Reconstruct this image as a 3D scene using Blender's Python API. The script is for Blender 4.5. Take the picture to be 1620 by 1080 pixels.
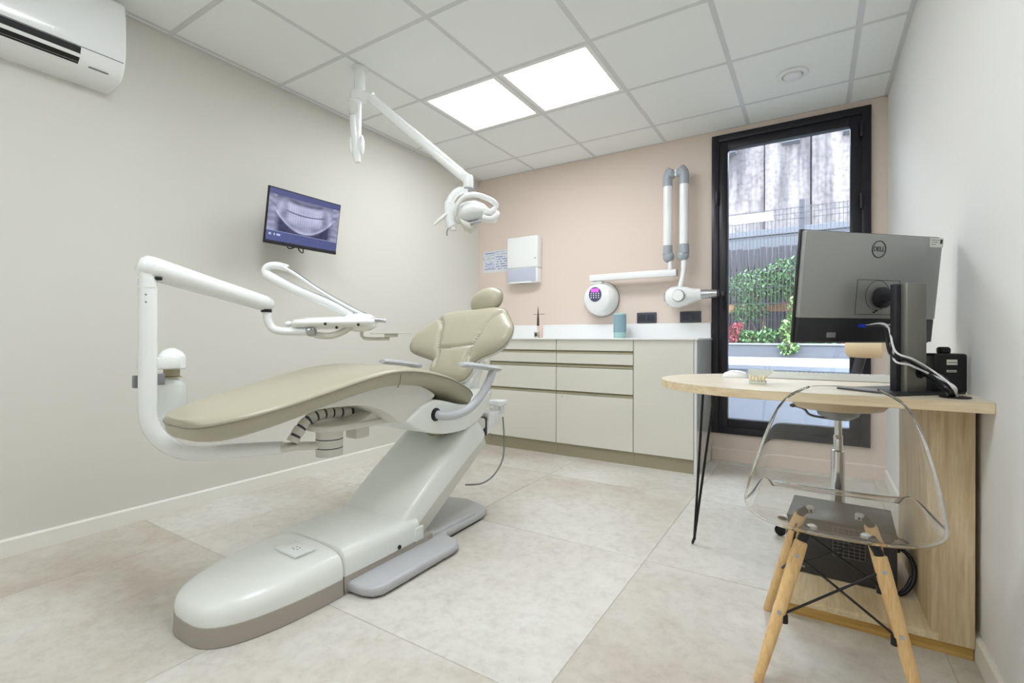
import bpy, bmesh, math, random
from mathutils import Vector, Matrix
random.seed(7)
PI = math.pi
SC = bpy.context.scene
for o in list(bpy.data.objects): bpy.data.objects.remove(o)
COL = SC.collection

# ------------------------------------------------------------------ camera, world, lights, exposure
XL, XR, YB, YF, CH = -2.8555, 0.4007, 3.915, -1.63, 2.484     # room: left, right, back, front (behind camera), ceiling height
YAW, ROLL, CAMZ, FPX = .5604, .0022, .917, 761.65
cd = bpy.data.cameras.new('camera'); cam = bpy.data.objects.new('camera', cd); COL.objects.link(cam)
cd.sensor_width = 36; cd.lens = 36*FPX/1620; cd.shift_y = -5.83/1620; cd.clip_start = .02
_f = Vector((-math.sin(YAW), math.cos(YAW), 0)); _r = Vector((math.cos(YAW), math.sin(YAW), 0)); _u = Vector((0, 0, 1))
_rr = _r*math.cos(ROLL)+_u*math.sin(ROLL); _uu = -_r*math.sin(ROLL)+_u*math.cos(ROLL)
cam.matrix_world = Matrix(((_rr.x, _uu.x, -_f.x, 0), (_rr.y, _uu.y, -_f.y, 0), (_rr.z, _uu.z, -_f.z, CAMZ), (0, 0, 0, 1)))
SC.camera = cam
SC.view_settings.view_transform = 'Standard'; SC.view_settings.look = 'None'
SC.view_settings.exposure = 1.28; SC.view_settings.gamma = 1; SC.view_settings.use_curve_mapping = False
W = bpy.data.worlds.new('overcast'); SC.world = W; W.use_nodes = True
bg = W.node_tree.nodes['Background']; bg.inputs[0].default_value = (.84, .91, 1.0, 1); bg.inputs[1].default_value = 7.0
try: SC.cycles.max_bounces = 16; SC.cycles.diffuse_bounces = 8; SC.cycles.transmission_bounces = 16; SC.cycles.transparent_max_bounces = 16
except Exception: pass
PANEL = 6.3        # radiance of the led ceiling panels

# ------------------------------------------------------------------ materials
def srgb(r, g, b):
    f = lambda c: (c/255/12.92) if c/255 <= .04045 else ((c/255+.055)/1.055)**2.4
    return (f(r), f(g), f(b), 1)
def nn(nt, t, **k):
    n = nt.nodes.new(t)
    for a, v in k.items(): setattr(n, a, v)
    return n
def mat(name, col, rough=.5, metal=0, spec=.5, coat=0, bump=0, bscale=60, var=0, vscale=4, alpha=None, trans=0, ior=1.45, emit=0, ecol=None):
    m = bpy.data.materials.new(name); m.use_nodes = True; nt = m.node_tree; p = nt.nodes['Principled BSDF']
    p.inputs['Base Color'].default_value = col; p.inputs['Roughness'].default_value = rough; p.inputs['Metallic'].default_value = metal
    p.inputs['Specular IOR Level'].default_value = spec; p.inputs['Coat Weight'].default_value = coat; p.inputs['Coat Roughness'].default_value = .08
    p.inputs['Transmission Weight'].default_value = trans; p.inputs['IOR'].default_value = ior
    if emit: p.inputs['Emission Color'].default_value = ecol or col; p.inputs['Emission Strength'].default_value = emit
    if bump or var: tc = nn(nt, 'ShaderNodeTexCoord')
    if var:
        n = nn(nt, 'ShaderNodeTexNoise'); n.inputs['Scale'].default_value = vscale; n.inputs['Detail'].default_value = 5
        nt.links.new(tc.outputs['Object'], n.inputs['Vector'])
        mx = nn(nt, 'ShaderNodeMix', data_type='RGBA'); mx.inputs[6].default_value = [c*(1-var) for c in col[:3]]+[1]; mx.inputs[7].default_value = [min(1, c*(1+var)) for c in col[:3]]+[1]
        nt.links.new(n.outputs['Fac'], mx.inputs[0]); nt.links.new(mx.outputs[2], p.inputs['Base Color'])
    if bump:
        b = nn(nt, 'ShaderNodeBump'); b.inputs['Strength'].default_value = bump; b.inputs['Distance'].default_value = .002
        n = nn(nt, 'ShaderNodeTexNoise'); n.inputs['Scale'].default_value = bscale; n.inputs['Detail'].default_value = 3
        nt.links.new(tc.outputs['Object'], n.inputs['Vector']); nt.links.new(n.outputs['Fac'], b.inputs['Height']); nt.links.new(b.outputs[0], p.inputs['Normal'])
    return m
def ramp(nt, stops):
    r = nn(nt, 'ShaderNodeValToRGB'); e = r.color_ramp.elements
    e[0].position, e[0].color = stops[0]; e[1].position, e[1].color = stops[-1]
    for s in stops[1:-1]: x = e.new(s[0]); x.color = s[1]
    return r
def wood(name, cols, axis=0, scale=1.0, rough=.5, stretch=14):
    m = bpy.data.materials.new(name); m.use_nodes = True; nt = m.node_tree; p = nt.nodes['Principled BSDF']; p.inputs['Roughness'].default_value = rough
    tc = nn(nt, 'ShaderNodeTexCoord'); mp = nn(nt, 'ShaderNodeMapping'); s = [stretch*scale]*3; s[axis] = 1.0*scale; mp.inputs['Scale'].default_value = s
    nt.links.new(tc.outputs['Object'], mp.inputs['Vector'])
    n = nn(nt, 'ShaderNodeTexNoise'); n.inputs['Scale'].default_value = 2.2; n.inputs['Detail'].default_value = 8; n.inputs['Distortion'].default_value = .6; n.inputs['Roughness'].default_value = .65
    nt.links.new(mp.outputs[0], n.inputs['Vector'])
    n2 = nn(nt, 'ShaderNodeTexNoise'); n2.inputs['Scale'].default_value = 9; n2.inputs['Detail'].default_value = 4; nt.links.new(mp.outputs[0], n2.inputs['Vector'])
    a = nn(nt, 'ShaderNodeMath', operation='MULTIPLY_ADD'); a.inputs[1].default_value = .35; nt.links.new(n2.outputs['Fac'], a.inputs[0])
    b = nn(nt, 'ShaderNodeMath', operation='MULTIPLY'); b.inputs[1].default_value = .68; nt.links.new(n.outputs['Fac'], b.inputs[0]); nt.links.new(b.outputs[0], a.inputs[2])
    r = ramp(nt, [(.36, cols[0]), (.5, cols[1]), (.64, cols[2])]); nt.links.new(a.outputs[0], r.inputs[0]); nt.links.new(r.outputs[0], p.inputs['Base Color'])
    bp = nn(nt, 'ShaderNodeBump'); bp.inputs['Strength'].default_value = .15; bp.inputs['Distance'].default_value = .001; nt.links.new(a.outputs[0], bp.inputs['Height']); nt.links.new(bp.outputs[0], p.inputs['Normal'])
    return m
def thin_glass(name, tint=(1, 1, 1, 1), ior=1.5, rough=0.0, boost=1.0):
    m = bpy.data.materials.new(name); m.use_nodes = True; nt = m.node_tree; nt.nodes.clear()
    o = nn(nt, 'ShaderNodeOutputMaterial'); t = nn(nt, 'ShaderNodeBsdfTransparent'); t.inputs[0].default_value = tint
    g = nn(nt, 'ShaderNodeBsdfGlossy'); g.inputs['Roughness'].default_value = rough
    fr = nn(nt, 'ShaderNodeFresnel'); fr.inputs[0].default_value = ior; mu = nn(nt, 'ShaderNodeMath', operation='MULTIPLY'); mu.inputs[1].default_value = boost; mu.use_clamp = True
    nt.links.new(fr.outputs[0], mu.inputs[0])
    mx = nn(nt, 'ShaderNodeMixShader'); nt.links.new(mu.outputs[0], mx.inputs[0]); nt.links.new(t.outputs[0], mx.inputs[1]); nt.links.new(g.outputs[0], mx.inputs[2]); nt.links.new(mx.outputs[0], o.inputs[0])
    return m
def floor_mat():
    m = bpy.data.materials.new('stone_look_tile'); m.use_nodes = True; nt = m.node_tree; p = nt.nodes['Principled BSDF']
    p.inputs['Roughness'].default_value = .42; p.inputs['Specular IOR Level'].default_value = .4
    tc = nn(nt, 'ShaderNodeTexCoord'); oi = nn(nt, 'ShaderNodeObjectInfo')
    sc = nn(nt, 'ShaderNodeVectorMath', operation='SCALE'); cx = nn(nt, 'ShaderNodeCombineXYZ')
    for i in range(3): nt.links.new(oi.outputs['Random'], cx.inputs[i])
    sc.inputs['Scale'].default_value = 37; nt.links.new(cx.outputs[0], sc.inputs[0])
    ad = nn(nt, 'ShaderNodeVectorMath', operation='ADD'); nt.links.new(tc.outputs['Object'], ad.inputs[0]); nt.links.new(sc.outputs[0], ad.inputs[1])
    n1 = nn(nt, 'ShaderNodeTexNoise'); n1.inputs['Scale'].default_value = 1.3; n1.inputs['Detail'].default_value = 9; n1.inputs['Roughness'].default_value = .62; nt.links.new(ad.outputs[0], n1.inputs['Vector'])
    n2 = nn(nt, 'ShaderNodeTexNoise'); n2.inputs['Scale'].default_value = 22; n2.inputs['Detail'].default_value = 8; n2.inputs['Roughness'].default_value = .75; nt.links.new(ad.outputs[0], n2.inputs['Vector'])
    r1 = ramp(nt, [(.30, srgb(184, 176, 162)), (.46, srgb(202, 198, 188)), (.66, srgb(216, 215, 209))]); nt.links.new(n1.outputs['Fac'], r1.inputs[0])
    r2 = ramp(nt, [(.3, (.84, .83, .81, 1)), (.52, (1, 1, 1, 1)), (.75, (1.08, 1.08, 1.08, 1))]); nt.links.new(n2.outputs['Fac'], r2.inputs[0])
    mx = nn(nt, 'ShaderNodeMix', data_type='RGBA', blend_type='MULTIPLY'); mx.inputs[0].default_value = 1
    nt.links.new(r1.outputs[0], mx.inputs[6]); nt.links.new(r2.outputs[0], mx.inputs[7]); nt.links.new(mx.outputs[2], p.inputs['Base Color'])
    b = nn(nt, 'ShaderNodeBump'); b.inputs['Strength'].default_value = .12; b.inputs['Distance'].default_value = .002; nt.links.new(n2.outputs['Fac'], b.inputs['Height']); nt.links.new(b.outputs[0], p.inputs['Normal'])
    return m
def vcol_mat(name, rough=.6, emit=0):
    m = bpy.data.materials.new(name); m.use_nodes = True; nt = m.node_tree; p = nt.nodes['Principled BSDF']; p.inputs['Roughness'].default_value = rough
    a = nn(nt, 'ShaderNodeAttribute', attribute_name='Col'); nt.links.new(a.outputs['Color'], p.inputs['Base Color'])
    if emit:
        p.inputs['Base Color'].default_value = (.01, .01, .01, 1); nt.links.remove(p.inputs['Base Color'].links[0])
        nt.links.new(a.outputs['Color'], p.inputs['Emission Color']); p.inputs['Emission Strength'].default_value = emit
    return m
def stained_wall():
    m = bpy.data.materials.new('weathered_concrete'); m.use_nodes = True; nt = m.node_tree; p = nt.nodes['Principled BSDF']; p.inputs['Roughness'].default_value = .9
    tc = nn(nt, 'ShaderNodeTexCoord'); mp = nn(nt, 'ShaderNodeMapping'); mp.inputs['Scale'].default_value = (2.4, 2.4, .22); nt.links.new(tc.outputs['Object'], mp.inputs['Vector'])
    n1 = nn(nt, 'ShaderNodeTexNoise'); n1.inputs['Scale'].default_value = 1.6; n1.inputs['Detail'].default_value = 7; n1.inputs['Roughness'].default_value = .6; nt.links.new(mp.outputs[0], n1.inputs['Vector'])
    n2 = nn(nt, 'ShaderNodeTexNoise'); n2.inputs['Scale'].default_value = 14; n2.inputs['Detail'].default_value = 9; nt.links.new(tc.outputs['Object'], n2.inputs['Vector'])
    r1 = ramp(nt, [(.36, srgb(56, 52, 56)), (.48, srgb(84, 79, 80)), (.62, srgb(104, 98, 96))]); nt.links.new(n1.outputs['Fac'], r1.inputs[0])
    r2 = ramp(nt, [(.3, (.6, .6, .62, 1)), (.6, (1.08, 1.07, 1.05, 1))]); nt.links.new(n2.outputs['Fac'], r2.inputs[0])
    mx = nn(nt, 'ShaderNodeMix', data_type='RGBA', blend_type='MULTIPLY'); mx.inputs[0].default_value = 1
    nt.links.new(r1.outputs[0], mx.inputs[6]); nt.links.new(r2.outputs[0], mx.inputs[7]); nt.links.new(mx.outputs[2], p.inputs['Base Color'])
    return m

M = dict(
    wall_l=mat('cream_wall_paint', srgb(214, 213, 205), .75, bump=.05, bscale=250),
    wall_b=mat('powder_pink_wall_paint', srgb(221, 206, 195), .75, bump=.05, bscale=250),
    wall_r=mat('off_white_wall_paint', srgb(226, 226, 224), .7, bump=.05, bscale=250),
    ceil=mat('mineral_ceiling_tile', srgb(234, 237, 236), .9, bump=.25, bscale=500, var=.02, vscale=200),
    tbar=mat('pale_ceiling_grid', srgb(208, 209, 210), .5),
    slab=mat('ceiling_void', srgb(150, 150, 150), .9),
    base_l=mat('cream_baseboard_paint', srgb(232, 232, 224), .45),
    base_b=mat('pink_baseboard_paint', srgb(226, 210, 198), .45),
    tile=floor_mat(), grout=mat('grout', srgb(196, 192, 182), .9),
    led=mat('led_diffuser', (1, 1, 1, 1), .5, emit=PANEL, ecol=(.972, 1, 1.04, 1)),
    alu=mat('white_powder_metal', srgb(226, 227, 226), .4),
    white=mat('gloss_white_plastic', srgb(236, 238, 238), .22, coat=.4),
    ivory=mat('ivory_moulded_plastic', srgb(234, 237, 233), .3, coat=.25),
    warm=mat('warm_grey_plastic', srgb(216, 215, 206), .4),
    skirt=mat('taupe_base_skirt', srgb(166, 159, 149), .5),
    plate=mat('grey_steel_plate_paint', srgb(182, 183, 186), .35, coat=.2),
    leather=mat('taupe_leather', srgb(174, 170, 148), .36, coat=.12, bump=.12, bscale=380),
    leather_d=mat('taupe_leather_piping', srgb(140, 136, 118), .4),
    tube=mat('silver_grey_tube_paint', srgb(192, 194, 198), .28, coat=.3),
    dark=mat('black_plastic', srgb(22, 22, 24), .45),
    black=mat('black_anodised_frame', srgb(26, 25, 33), .32, spec=.5),
    blackm=mat('black_powder_steel', srgb(24, 24, 24), .4),
    chrome=mat('chrome', srgb(215, 217, 220), .08, 1),
    steel=mat('brushed_steel', srgb(185, 187, 190), .28, 1),
    lacq=mat('gloss_beige_lacquer', srgb(219, 218, 208), .12, coat=.6),
    lacq_d=mat('beige_grip_profile', srgb(172, 165, 136), .4),
    plinth=mat('taupe_plinth', srgb(166, 160, 136), .35),
    panel=mat('white_gloss_side_panel', srgb(222, 224, 222), .1, coat=.6),
    ctop=mat('white_solid_surface', srgb(240, 242, 243), .25, coat=.2),
    grey=mat('grey_cover_plastic', srgb(160, 167, 175), .35),
    tgrey=mat('smoked_grey_window', srgb(190, 196, 212), .25),
    teal=mat('teal_fabric', srgb(138, 168, 180), .8, bump=.3, bscale=900),
    teal_l=mat('pale_teal_plastic', srgb(170, 206, 206), .4),
    socket=mat('anthracite_socket', srgb(72, 74, 84), .45),
    socket_d=mat('anthracite_socket_module', srgb(58, 60, 70), .4),
    violet=mat('violet_display', srgb(176, 70, 215), .3, emit=.8, ecol=srgb(176, 70, 215)),
    padd=mat('slate_control_pad', srgb(82, 84, 112), .4),
    mon=mat('silver_monitor_back', srgb(158, 159, 157), .36, metal=.35),
    mond=mat('dark_monitor_band', srgb(38, 38, 42), .45),
    stand=mat('monitor_stand_silver', srgb(136, 135, 128), .32, metal=.55),
    blue=mat('blue_plug', srgb(30, 60, 200), .4), cable_w=mat('white_cable', srgb(225, 225, 228), .4),
    sticker=mat('label_paper', srgb(225, 226, 218), .7), stickd=mat('label_print', srgb(60, 60, 60), .7),
    pc=mat('charcoal_equipment_case', srgb(58, 58, 60), .5, bump=.1, bscale=600),
    cream=mat('cream_upholstery', srgb(226, 205, 170), .45, bump=.1, bscale=300),
    clear=mat('clear_polycarbonate', (.985, .99, .985, 1), .0, trans=1, ior=1.49),
    rim=mat('polycarbonate_edge', (.20, .22, .23, 1), .05, trans=.8, ior=1.49),
    pane=thin_glass('door_glass', (.93, .95, .96, 1), 1.5, boost=1.6),
    bottle=mat('translucent_bottle', (.9, .93, .92, 1), .35, trans=.5, ior=1.3),
    resin=mat('clear_resin', (.90, .92, .86, 1), .25, trans=.45, ior=1.35), tooth=mat('tooth_resin', srgb(238, 226, 190), .3),
    oak=wood('pale_oak_x', [srgb(203, 180, 140), srgb(219, 199, 162), srgb(230, 213, 180)], 0),
    oakv=wood('pale_oak_z', [srgb(190, 165, 124), srgb(212, 190, 152), srgb(228, 210, 176)], 2),
    oaky=wood('pale_oak_y', [srgb(203, 180, 140), srgb(220, 202, 164), srgb(232, 217, 184)], 1),
    oakd=wood('oak_plinth', [srgb(176, 138, 70), srgb(196, 158, 88), srgb(208, 172, 104)], 0),
    oaktop=wood('pale_oak_top', [srgb(208, 194, 168), srgb(220, 208, 185), srgb(229, 220, 202)], 0, rough=.32),
    beech=wood('beech_leg', [srgb(214, 170, 112), srgb(228, 188, 130), srgb(236, 202, 148)], 2, 3),
    conc=stained_wall(), conc2=mat('grey_coping', srgb(74, 76, 82), .9, var=.12, vscale=9, bump=.4, bscale=50),
    bench=mat('pale_stone_bench', srgb(104, 110, 120), .7, var=.07, vscale=5),
    reflection=mat('orange_reflection_paint', srgb(132, 94, 58), .7, var=.15, vscale=6), slat=mat('dark_slat', srgb(38, 35, 40), .8, var=.2, vscale=8),
    wire=mat('anthracite_wire', srgb(24, 26, 36), .5), soil=mat('dark_soil', srgb(60, 54, 54), .95, var=.3, vscale=20, bump=.6, bscale=40),
    paving=mat('grey_paving', srgb(92, 98, 108), .85, var=.1, vscale=8),
    leaf1=mat('mid_green_leaf', srgb(68, 102, 58), .5, var=.25, vscale=3), leaf2=mat('light_green_leaf', srgb(98, 130, 72), .5, var=.2, vscale=3),
    leaf3=mat('red_leaf', srgb(142, 66, 76), .5, var=.3, vscale=6), stem=mat('brown_stem', srgb(84, 68, 52), .8),
    scr=vcol_mat('radiograph_screen', .25, .40), print=vcol_mat('printed_sheet', .6), orange=mat('rust_hose', srgb(150, 142, 120), .5),
    wood_d=mat('dark_walnut', srgb(72, 56, 46), .5), rose=mat('rose_plastic', srgb(226, 196, 188), .4), grille=mat('silver_grille', srgb(140, 142, 146), .4, metal=.5),
)

# ------------------------------------------------------------------ mesh builder
class B:
    def __init__(s): s.bm = bmesh.new()
    def xf(s, vs, m): bmesh.ops.transform(s.bm, matrix=m, verts=vs)
    def box(s, x0, x1, y0, y1, z0, z1, bev=0, seg=2, m=None):
        vs = bmesh.ops.create_cube(s.bm, size=1)['verts']
        for v in vs: v.co = Vector(((x0+x1)/2+v.co.x*(x1-x0), (y0+y1)/2+v.co.y*(y1-y0), (z0+z1)/2+v.co.z*(z1-z0)))
        if bev:
            es = list({e for v in vs for e in v.link_edges})
            r = bmesh.ops.bevel(s.bm, geom=es, offset=bev, segments=seg, profile=.5, affect='EDGES', clamp_overlap=True)
            vs = list({v for f in r['faces'] for v in f.verts} | {v for v in vs if v.is_valid})
        if m is not None: s.xf(vs, m)
        return s
    def loft(s, rings, caps=True, close=True):
        rs = [[s.bm.verts.new(p) for p in r] for r in rings]; n = len(rs[0])
        for a, b in zip(rs, rs[1:]):
            for i in range(n if close else n-1):
                j = (i+1) % n
                try: s.bm.faces.new((a[i], a[j], b[j], b[i]))
                except ValueError: pass
        if caps and close:
            s.bm.faces.new(rs[0][::-1]); s.bm.faces.new(rs[-1])
        return s
    def tube(s, pts, rad, seg=12, flat=None):
        pts = [Vector(p) for p in pts]; n = len(pts)
        if not hasattr(rad, '__len__'): rad = [rad]*n
        T = []
        for i in range(n):
            t = (pts[min(i+1, n-1)]-pts[max(i-1, 0)])
            T.append(t.normalized() if t.length > 1e-9 else Vector((0, 0, 1)))
        up = Vector((0, 0, 1)) if abs(T[0].z) < .9 else Vector((0, 1, 0))
        nrm = (up-T[0]*up.dot(T[0])).normalized(); rings = []
        for i in range(n):
            nrm = (nrm-T[i]*nrm.dot(T[i])).normalized(); bn = T[i].cross(nrm)
            fx, fy = flat if flat else (1, 1)
            rings.append([pts[i]+nrm*math.cos(2*PI*k/seg)*rad[i]*fx+bn*math.sin(2*PI*k/seg)*rad[i]*fy for k in range(seg)])
        return s.loft(rings)
    def lathe(s, prof, c=(0, 0, 0), axis=(0, 0, 1), seg=32):      # prof: (radius, height)
        ax = Vector(axis).normalized(); q = Vector((0, 0, 1)).rotation_difference(ax); c = Vector(c)
        return s.loft([[c+q @ Vector((max(r, 1e-5)*math.cos(2*PI*k/seg), max(r, 1e-5)*math.sin(2*PI*k/seg), h)) for k in range(seg)] for r, h in prof])
    def prism(s, poly, ax, a, b, bev=0, seg=2):                 # poly in the two other axes, extruded along ax from a to b
        def P(u, v, w): return {'x': (w, u, v), 'y': (u, w, v), 'z': (u, v, w)}[ax]
        lo = [s.bm.verts.new(P(u, v, a)) for u, v in poly]; hi = [s.bm.verts.new(P(u, v, b)) for u, v in poly]; n = len(poly); fs = []
        fs.append(s.bm.faces.new(lo[::-1])); fs.append(s.bm.faces.new(hi))
        for i in range(n): j = (i+1) % n; fs.append(s.bm.faces.new((lo[i], lo[j], hi[j], hi[i])))
        if bev:
            bmesh.ops.recalc_face_normals(s.bm, faces=fs)
            es = list(fs[0].edges)+list(fs[1].edges)
            bmesh.ops.bevel(s.bm, geom=es, offset=bev, segments=seg, profile=.5, affect='EDGES', clamp_overlap=True)
        return s
    def ell(s, c, r, seg=24, rings=14, m=None):
        vs = bmesh.ops.create_uvsphere(s.bm, u_segments=seg, v_segments=rings, radius=1)['verts']
        for v in vs: v.co = Vector((v.co.x*r[0], v.co.y*r[1], v.co.z*r[2]))
        if m is not None: s.xf(vs, m)
        for v in vs: v.co += Vector(c)
        return s
    def quad(s, a, b, c, d):
        s.bm.faces.new([s.bm.verts.new(p) for p in (a, b, c, d)]); return s
    def build(s, name, m, parent=None, smooth=40, world=None, M4=None):
        if M4 is not None: s.xf(list(s.bm.verts), M4)
        org = Vector(world) if world is not None else (ORG[parent.name] if parent else Vector((0, 0, 0)))
        for v in s.bm.verts: v.co -= org
        bmesh.ops.recalc_face_normals(s.bm, faces=s.bm.faces)
        me = bpy.data.meshes.new(name); s.bm.to_mesh(me); s.bm.free()
        me.materials.append(M[m] if isinstance(m, str) else m)
        if smooth:
            for p in me.polygons: p.use_smooth = True
            me.set_sharp_from_angle(angle=math.radians(smooth))
        o = bpy.data.objects.new(name, me); COL.objects.link(o)
        if parent: o.parent = parent; o.location = org-ORG[parent.name]
        else: o.location = org
        ORG[o.name] = org
        return o
ORG = {}
def tag(o, label=None, cat=None, group=None, kind=None):
    for k, v in (('label', label), ('category', cat), ('group', group), ('kind', kind)):
        if v: o[k] = v
    return o
def thing(name, loc, label=None, cat=None, group=None, kind=None):
    o = bpy.data.objects.new(name, None); COL.objects.link(o); o.location = loc; o.empty_display_size = .05; ORG[o.name] = Vector(loc)
    return tag(o, label, cat, group, kind)
def link_copy(src, loc, parent=None):
    c = src.copy(); COL.objects.link(c); c.parent = parent; c.location = loc; return c
def smooth(pts, n=8):                                             # catmull-rom through points (any dimension)
    P = [tuple(p) for p in pts]; out = []
    for i in range(len(P)-1):
        p0, p1, p2, p3 = P[max(i-1, 0)], P[i], P[i+1], P[min(i+2, len(P)-1)]
        for k in range(n):
            t = k/n; out.append(tuple(.5*(2*b+(c-a)*t+(2*a-5*b+4*c-d)*t*t+(3*b-a-3*c+d)*t**3) for a, b, c, d in zip(p0, p1, p2, p3)))
    out.append(P[-1]); return out
def text_mesh(s, size, extrude=.0005):
    cu = bpy.data.curves.new('lettering', 'FONT'); cu.body = s; cu.size = size; cu.extrude = extrude; cu.align_x = 'CENTER'; cu.align_y = 'CENTER'; cu.resolution_u = 3
    o = bpy.data.objects.new('lettering', cu); COL.objects.link(o); bpy.context.view_layer.update()
    me = bpy.data.meshes.new_from_object(o.evaluated_get(bpy.context.evaluated_depsgraph_get())); bpy.data.objects.remove(o); return me
def text(name, s, size, m, parent, mtx, sx=1.0):
    me = text_mesh(s, size); me.transform(Matrix.Diagonal((sx, 1, 1, 1))); me.transform(mtx); me.transform(Matrix.Translation(-ORG[parent.name]))
    me.materials.clear(); me.materials.append(M[m]); o = bpy.data.objects.new(name, me); COL.objects.link(o); o.parent = parent; ORG[o.name] = ORG[parent.name]; return o
def frame(o, x, y, z):                                            # 4x4 from origin and three axis vectors
    m = Matrix.Identity(4)
    for i, a in enumerate((x, y, z)):
        a = Vector(a).normalized()
        for k in range(3): m[k][i] = a[k]
    for k in range(3): m[k][3] = o[k]
    return m

# ------------------------------------------------------------------ room shell
b = B(); b.box(XL-.2, XR+.2, YF-.2, YB+.25, -.25, -.0022); fl = b.build('floor', 'grout', smooth=0); tag(fl, kind='structure')
jx = [XL]+[x for x in (-2.42, -1.508, -.588, .328)]+[XR]; jy = [YF]+[y for y in (-.76, .153, 1.066, 1.979, 2.892, 3.805)]+[YB]
def tile_mesh(w, d):
    t = B(); t.box(-w/2, w/2, -d/2, d/2, -.012, 0, bev=.0012, seg=1); me = bpy.data.meshes.new('floor_tile'); t.bm.to_mesh(me); t.bm.free(); me.materials.append(M['tile']); return me
cache = {}
for i in range(len(jx)-1):
    for j in range(len(jy)-1):
        w, d = round(jx[i+1]-jx[i]-.0035, 4), round(jy[j+1]-jy[j]-.0035, 4)
        if w < .02 or d < .02: continue
        me = cache.setdefault((w, d), None) or cache.__setitem__((w, d), tile_mesh(w, d)) or cache[(w, d)]
        o = bpy.data.objects.new('floor_tile', me); COL.objects.link(o); o.parent = fl; o.location = ((jx[i]+jx[i+1])/2, (jy[j]+jy[j+1])/2, 0)
b = B(); b.box(XL-.2, XR+.2, YF-.2, YB+.25, CH+.03, CH+.2); ce = b.build('ceiling', 'slab', smooth=0); tag(ce, kind='structure')
cx = [XL]+[.1892-.6*k for k in range(5, -1, -1)]+[XR]; cy = [YF]+[3.5707-.6*k for k in range(8, -1, -1)]+[YB]
panels = {(-2.211, 2.371), (-1.611, 2.371), (-1.611, .571), (-1.011, .571), (-2.211, -1.229)}
cache = {}
for i in range(len(cx)-1):
    for j in range(len(cy)-1):
        w, d = round(cx[i+1]-cx[i]-.022, 3), round(cy[j+1]-cy[j]-.022, 3)
        if w < .01: w = cx[i+1]-cx[i]
        if any(abs(cx[i]-p[0]) < .02 and abs(cy[j]-p[1]) < .02 for p in panels): continue
        if (w, d) not in cache:
            t = B(); t.box(-w/2, w/2, -d/2, d/2, 0, .015, bev=.003, seg=1); me = bpy.data.meshes.new('ceiling_tile'); t.bm.to_mesh(me); t.bm.free(); me.materials.append(M['ceil']); cache[(w, d)] = me
        o = bpy.data.objects.new('ceiling_tile', cache[(w, d)]); COL.objects.link(o); o.parent = ce; o.location = ((cx[i]+cx[i+1])/2, (cy[j]+cy[j+1])/2, CH)
for x in cx[1:-1]: b = B(); b.box(x-.012, x+.012, YF, YB, CH+.0005, CH+.028); b.build('ceiling_grid_bar', 'tbar', ce, 0)
for y in cy[1:-1]: b = B(); b.box(XL, XR, y-.012, y+.012, CH+.001, CH+.028); b.build('ceiling_grid_bar', 'tbar', ce, 0)
for (x0, x1, y0, y1) in ((XL, XL+.022, YF, YB), (XR-.022, XR, YF, YB), (XL, XR, YB-.012, YB), (XL, XR, YF, YF+.02)):
    b = B(); b.box(x0, x1, y0, y1, CH-.0015, CH+.001); b.build('ceiling_edge_trim', 'tbar', ce, 0)
b = B(); b.box(XL-.15, XL, YF-.15, YB+.2, -.1, CH+.1); tag(b.build('wall_left', 'wall_l', smooth=0), kind='structure')
b = B(); b.box(XR, XR+.15, YF-.15, YB+.2, -.1, CH+.1); tag(b.build('wall_right', 'wall_r', smooth=0), kind='structure')
b = B(); b.box(XL, XR, YF-.15, YF, -.1, CH+.1); tag(b.build('wall_front', 'wall_r', smooth=0), kind='structure')
DX0, DX1, DZ0, DZ1 = -.660, .3135, .205, 2.442
b = B(); b.box(XL, DX0, YB, YB+.2, -.1, CH+.1); b.box(DX1, XR, YB, YB+.2, -.1, CH+.1); b.box(DX0, DX1, YB, YB+.2, -.1, DZ0); b.box(DX0, DX1, YB, YB+.2, DZ1, CH+.1)
tag(b.build('wall_back', 'wall_b', smooth=0), kind='structure')
def baseb(name, poly_ax, a, c, m):
    b = B(); prof = [(0, 0), (.012, 0), (.012, .066), (.006, .074), (0, .074)]
    if poly_ax == 'L': b.prism([(XL+p, z) for p, z in prof], 'y', a, c)
    elif poly_ax == 'R': b.prism([(XR-p, z) for p, z in prof], 'y', a, c)
    else: b.prism([(YB-p, z) for p, z in [(0, 0), (.012, 0), (.012, .085), (.006, .093), (0, .093)]], 'x', a, c)
    tag(b.build(name, m, smooth=0), kind='structure')
baseb('baseboard_left', 'L', YF, 3.36, 'base_l'); baseb('baseboard_right', 'R', YF, YB, 'base_l'); baseb('baseboard_back', 'B', -.655, XR, 'base_b')

# glazed door in the back wall
dr = thing('door_1', ((DX0+DX1)/2, YB, DZ0), kind='structure')
yf = YB-.022
def ringframe(b, x0, x1, z0, z1, w, y0, y1, bev=.003):
    b.box(x0, x0+w, y0, y1, z0, z1, bev); b.box(x1-w, x1, y0, y1, z0, z1, bev); b.box(x0+w, x1-w, y0, y1, z0, z0+w, bev); b.box(x0+w, x1-w, y0, y1, z1-w, z1, bev)
b = B(); ringframe(b, DX0, DX1, DZ0, DZ1, .05, yf, YB+.06); b.build('door_frame', 'black', dr)
b = B(); ringframe(b, DX0+.046, DX1-.046, DZ0+.046, DZ1-.046, .066, YB-.012, YB+.05); ringframe(b, DX0+.104, DX1-.104, DZ0+.104, DZ1-.104, .009, YB+.006, YB+.04, .001); b.build('door_sash', 'black', dr)
b = B(); b.box(DX0+.108, DX1-.108, YB+.020, YB+.024, DZ0+.108, DZ1-.108); b.build('glass_pane', 'pane', dr, 0)
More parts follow.
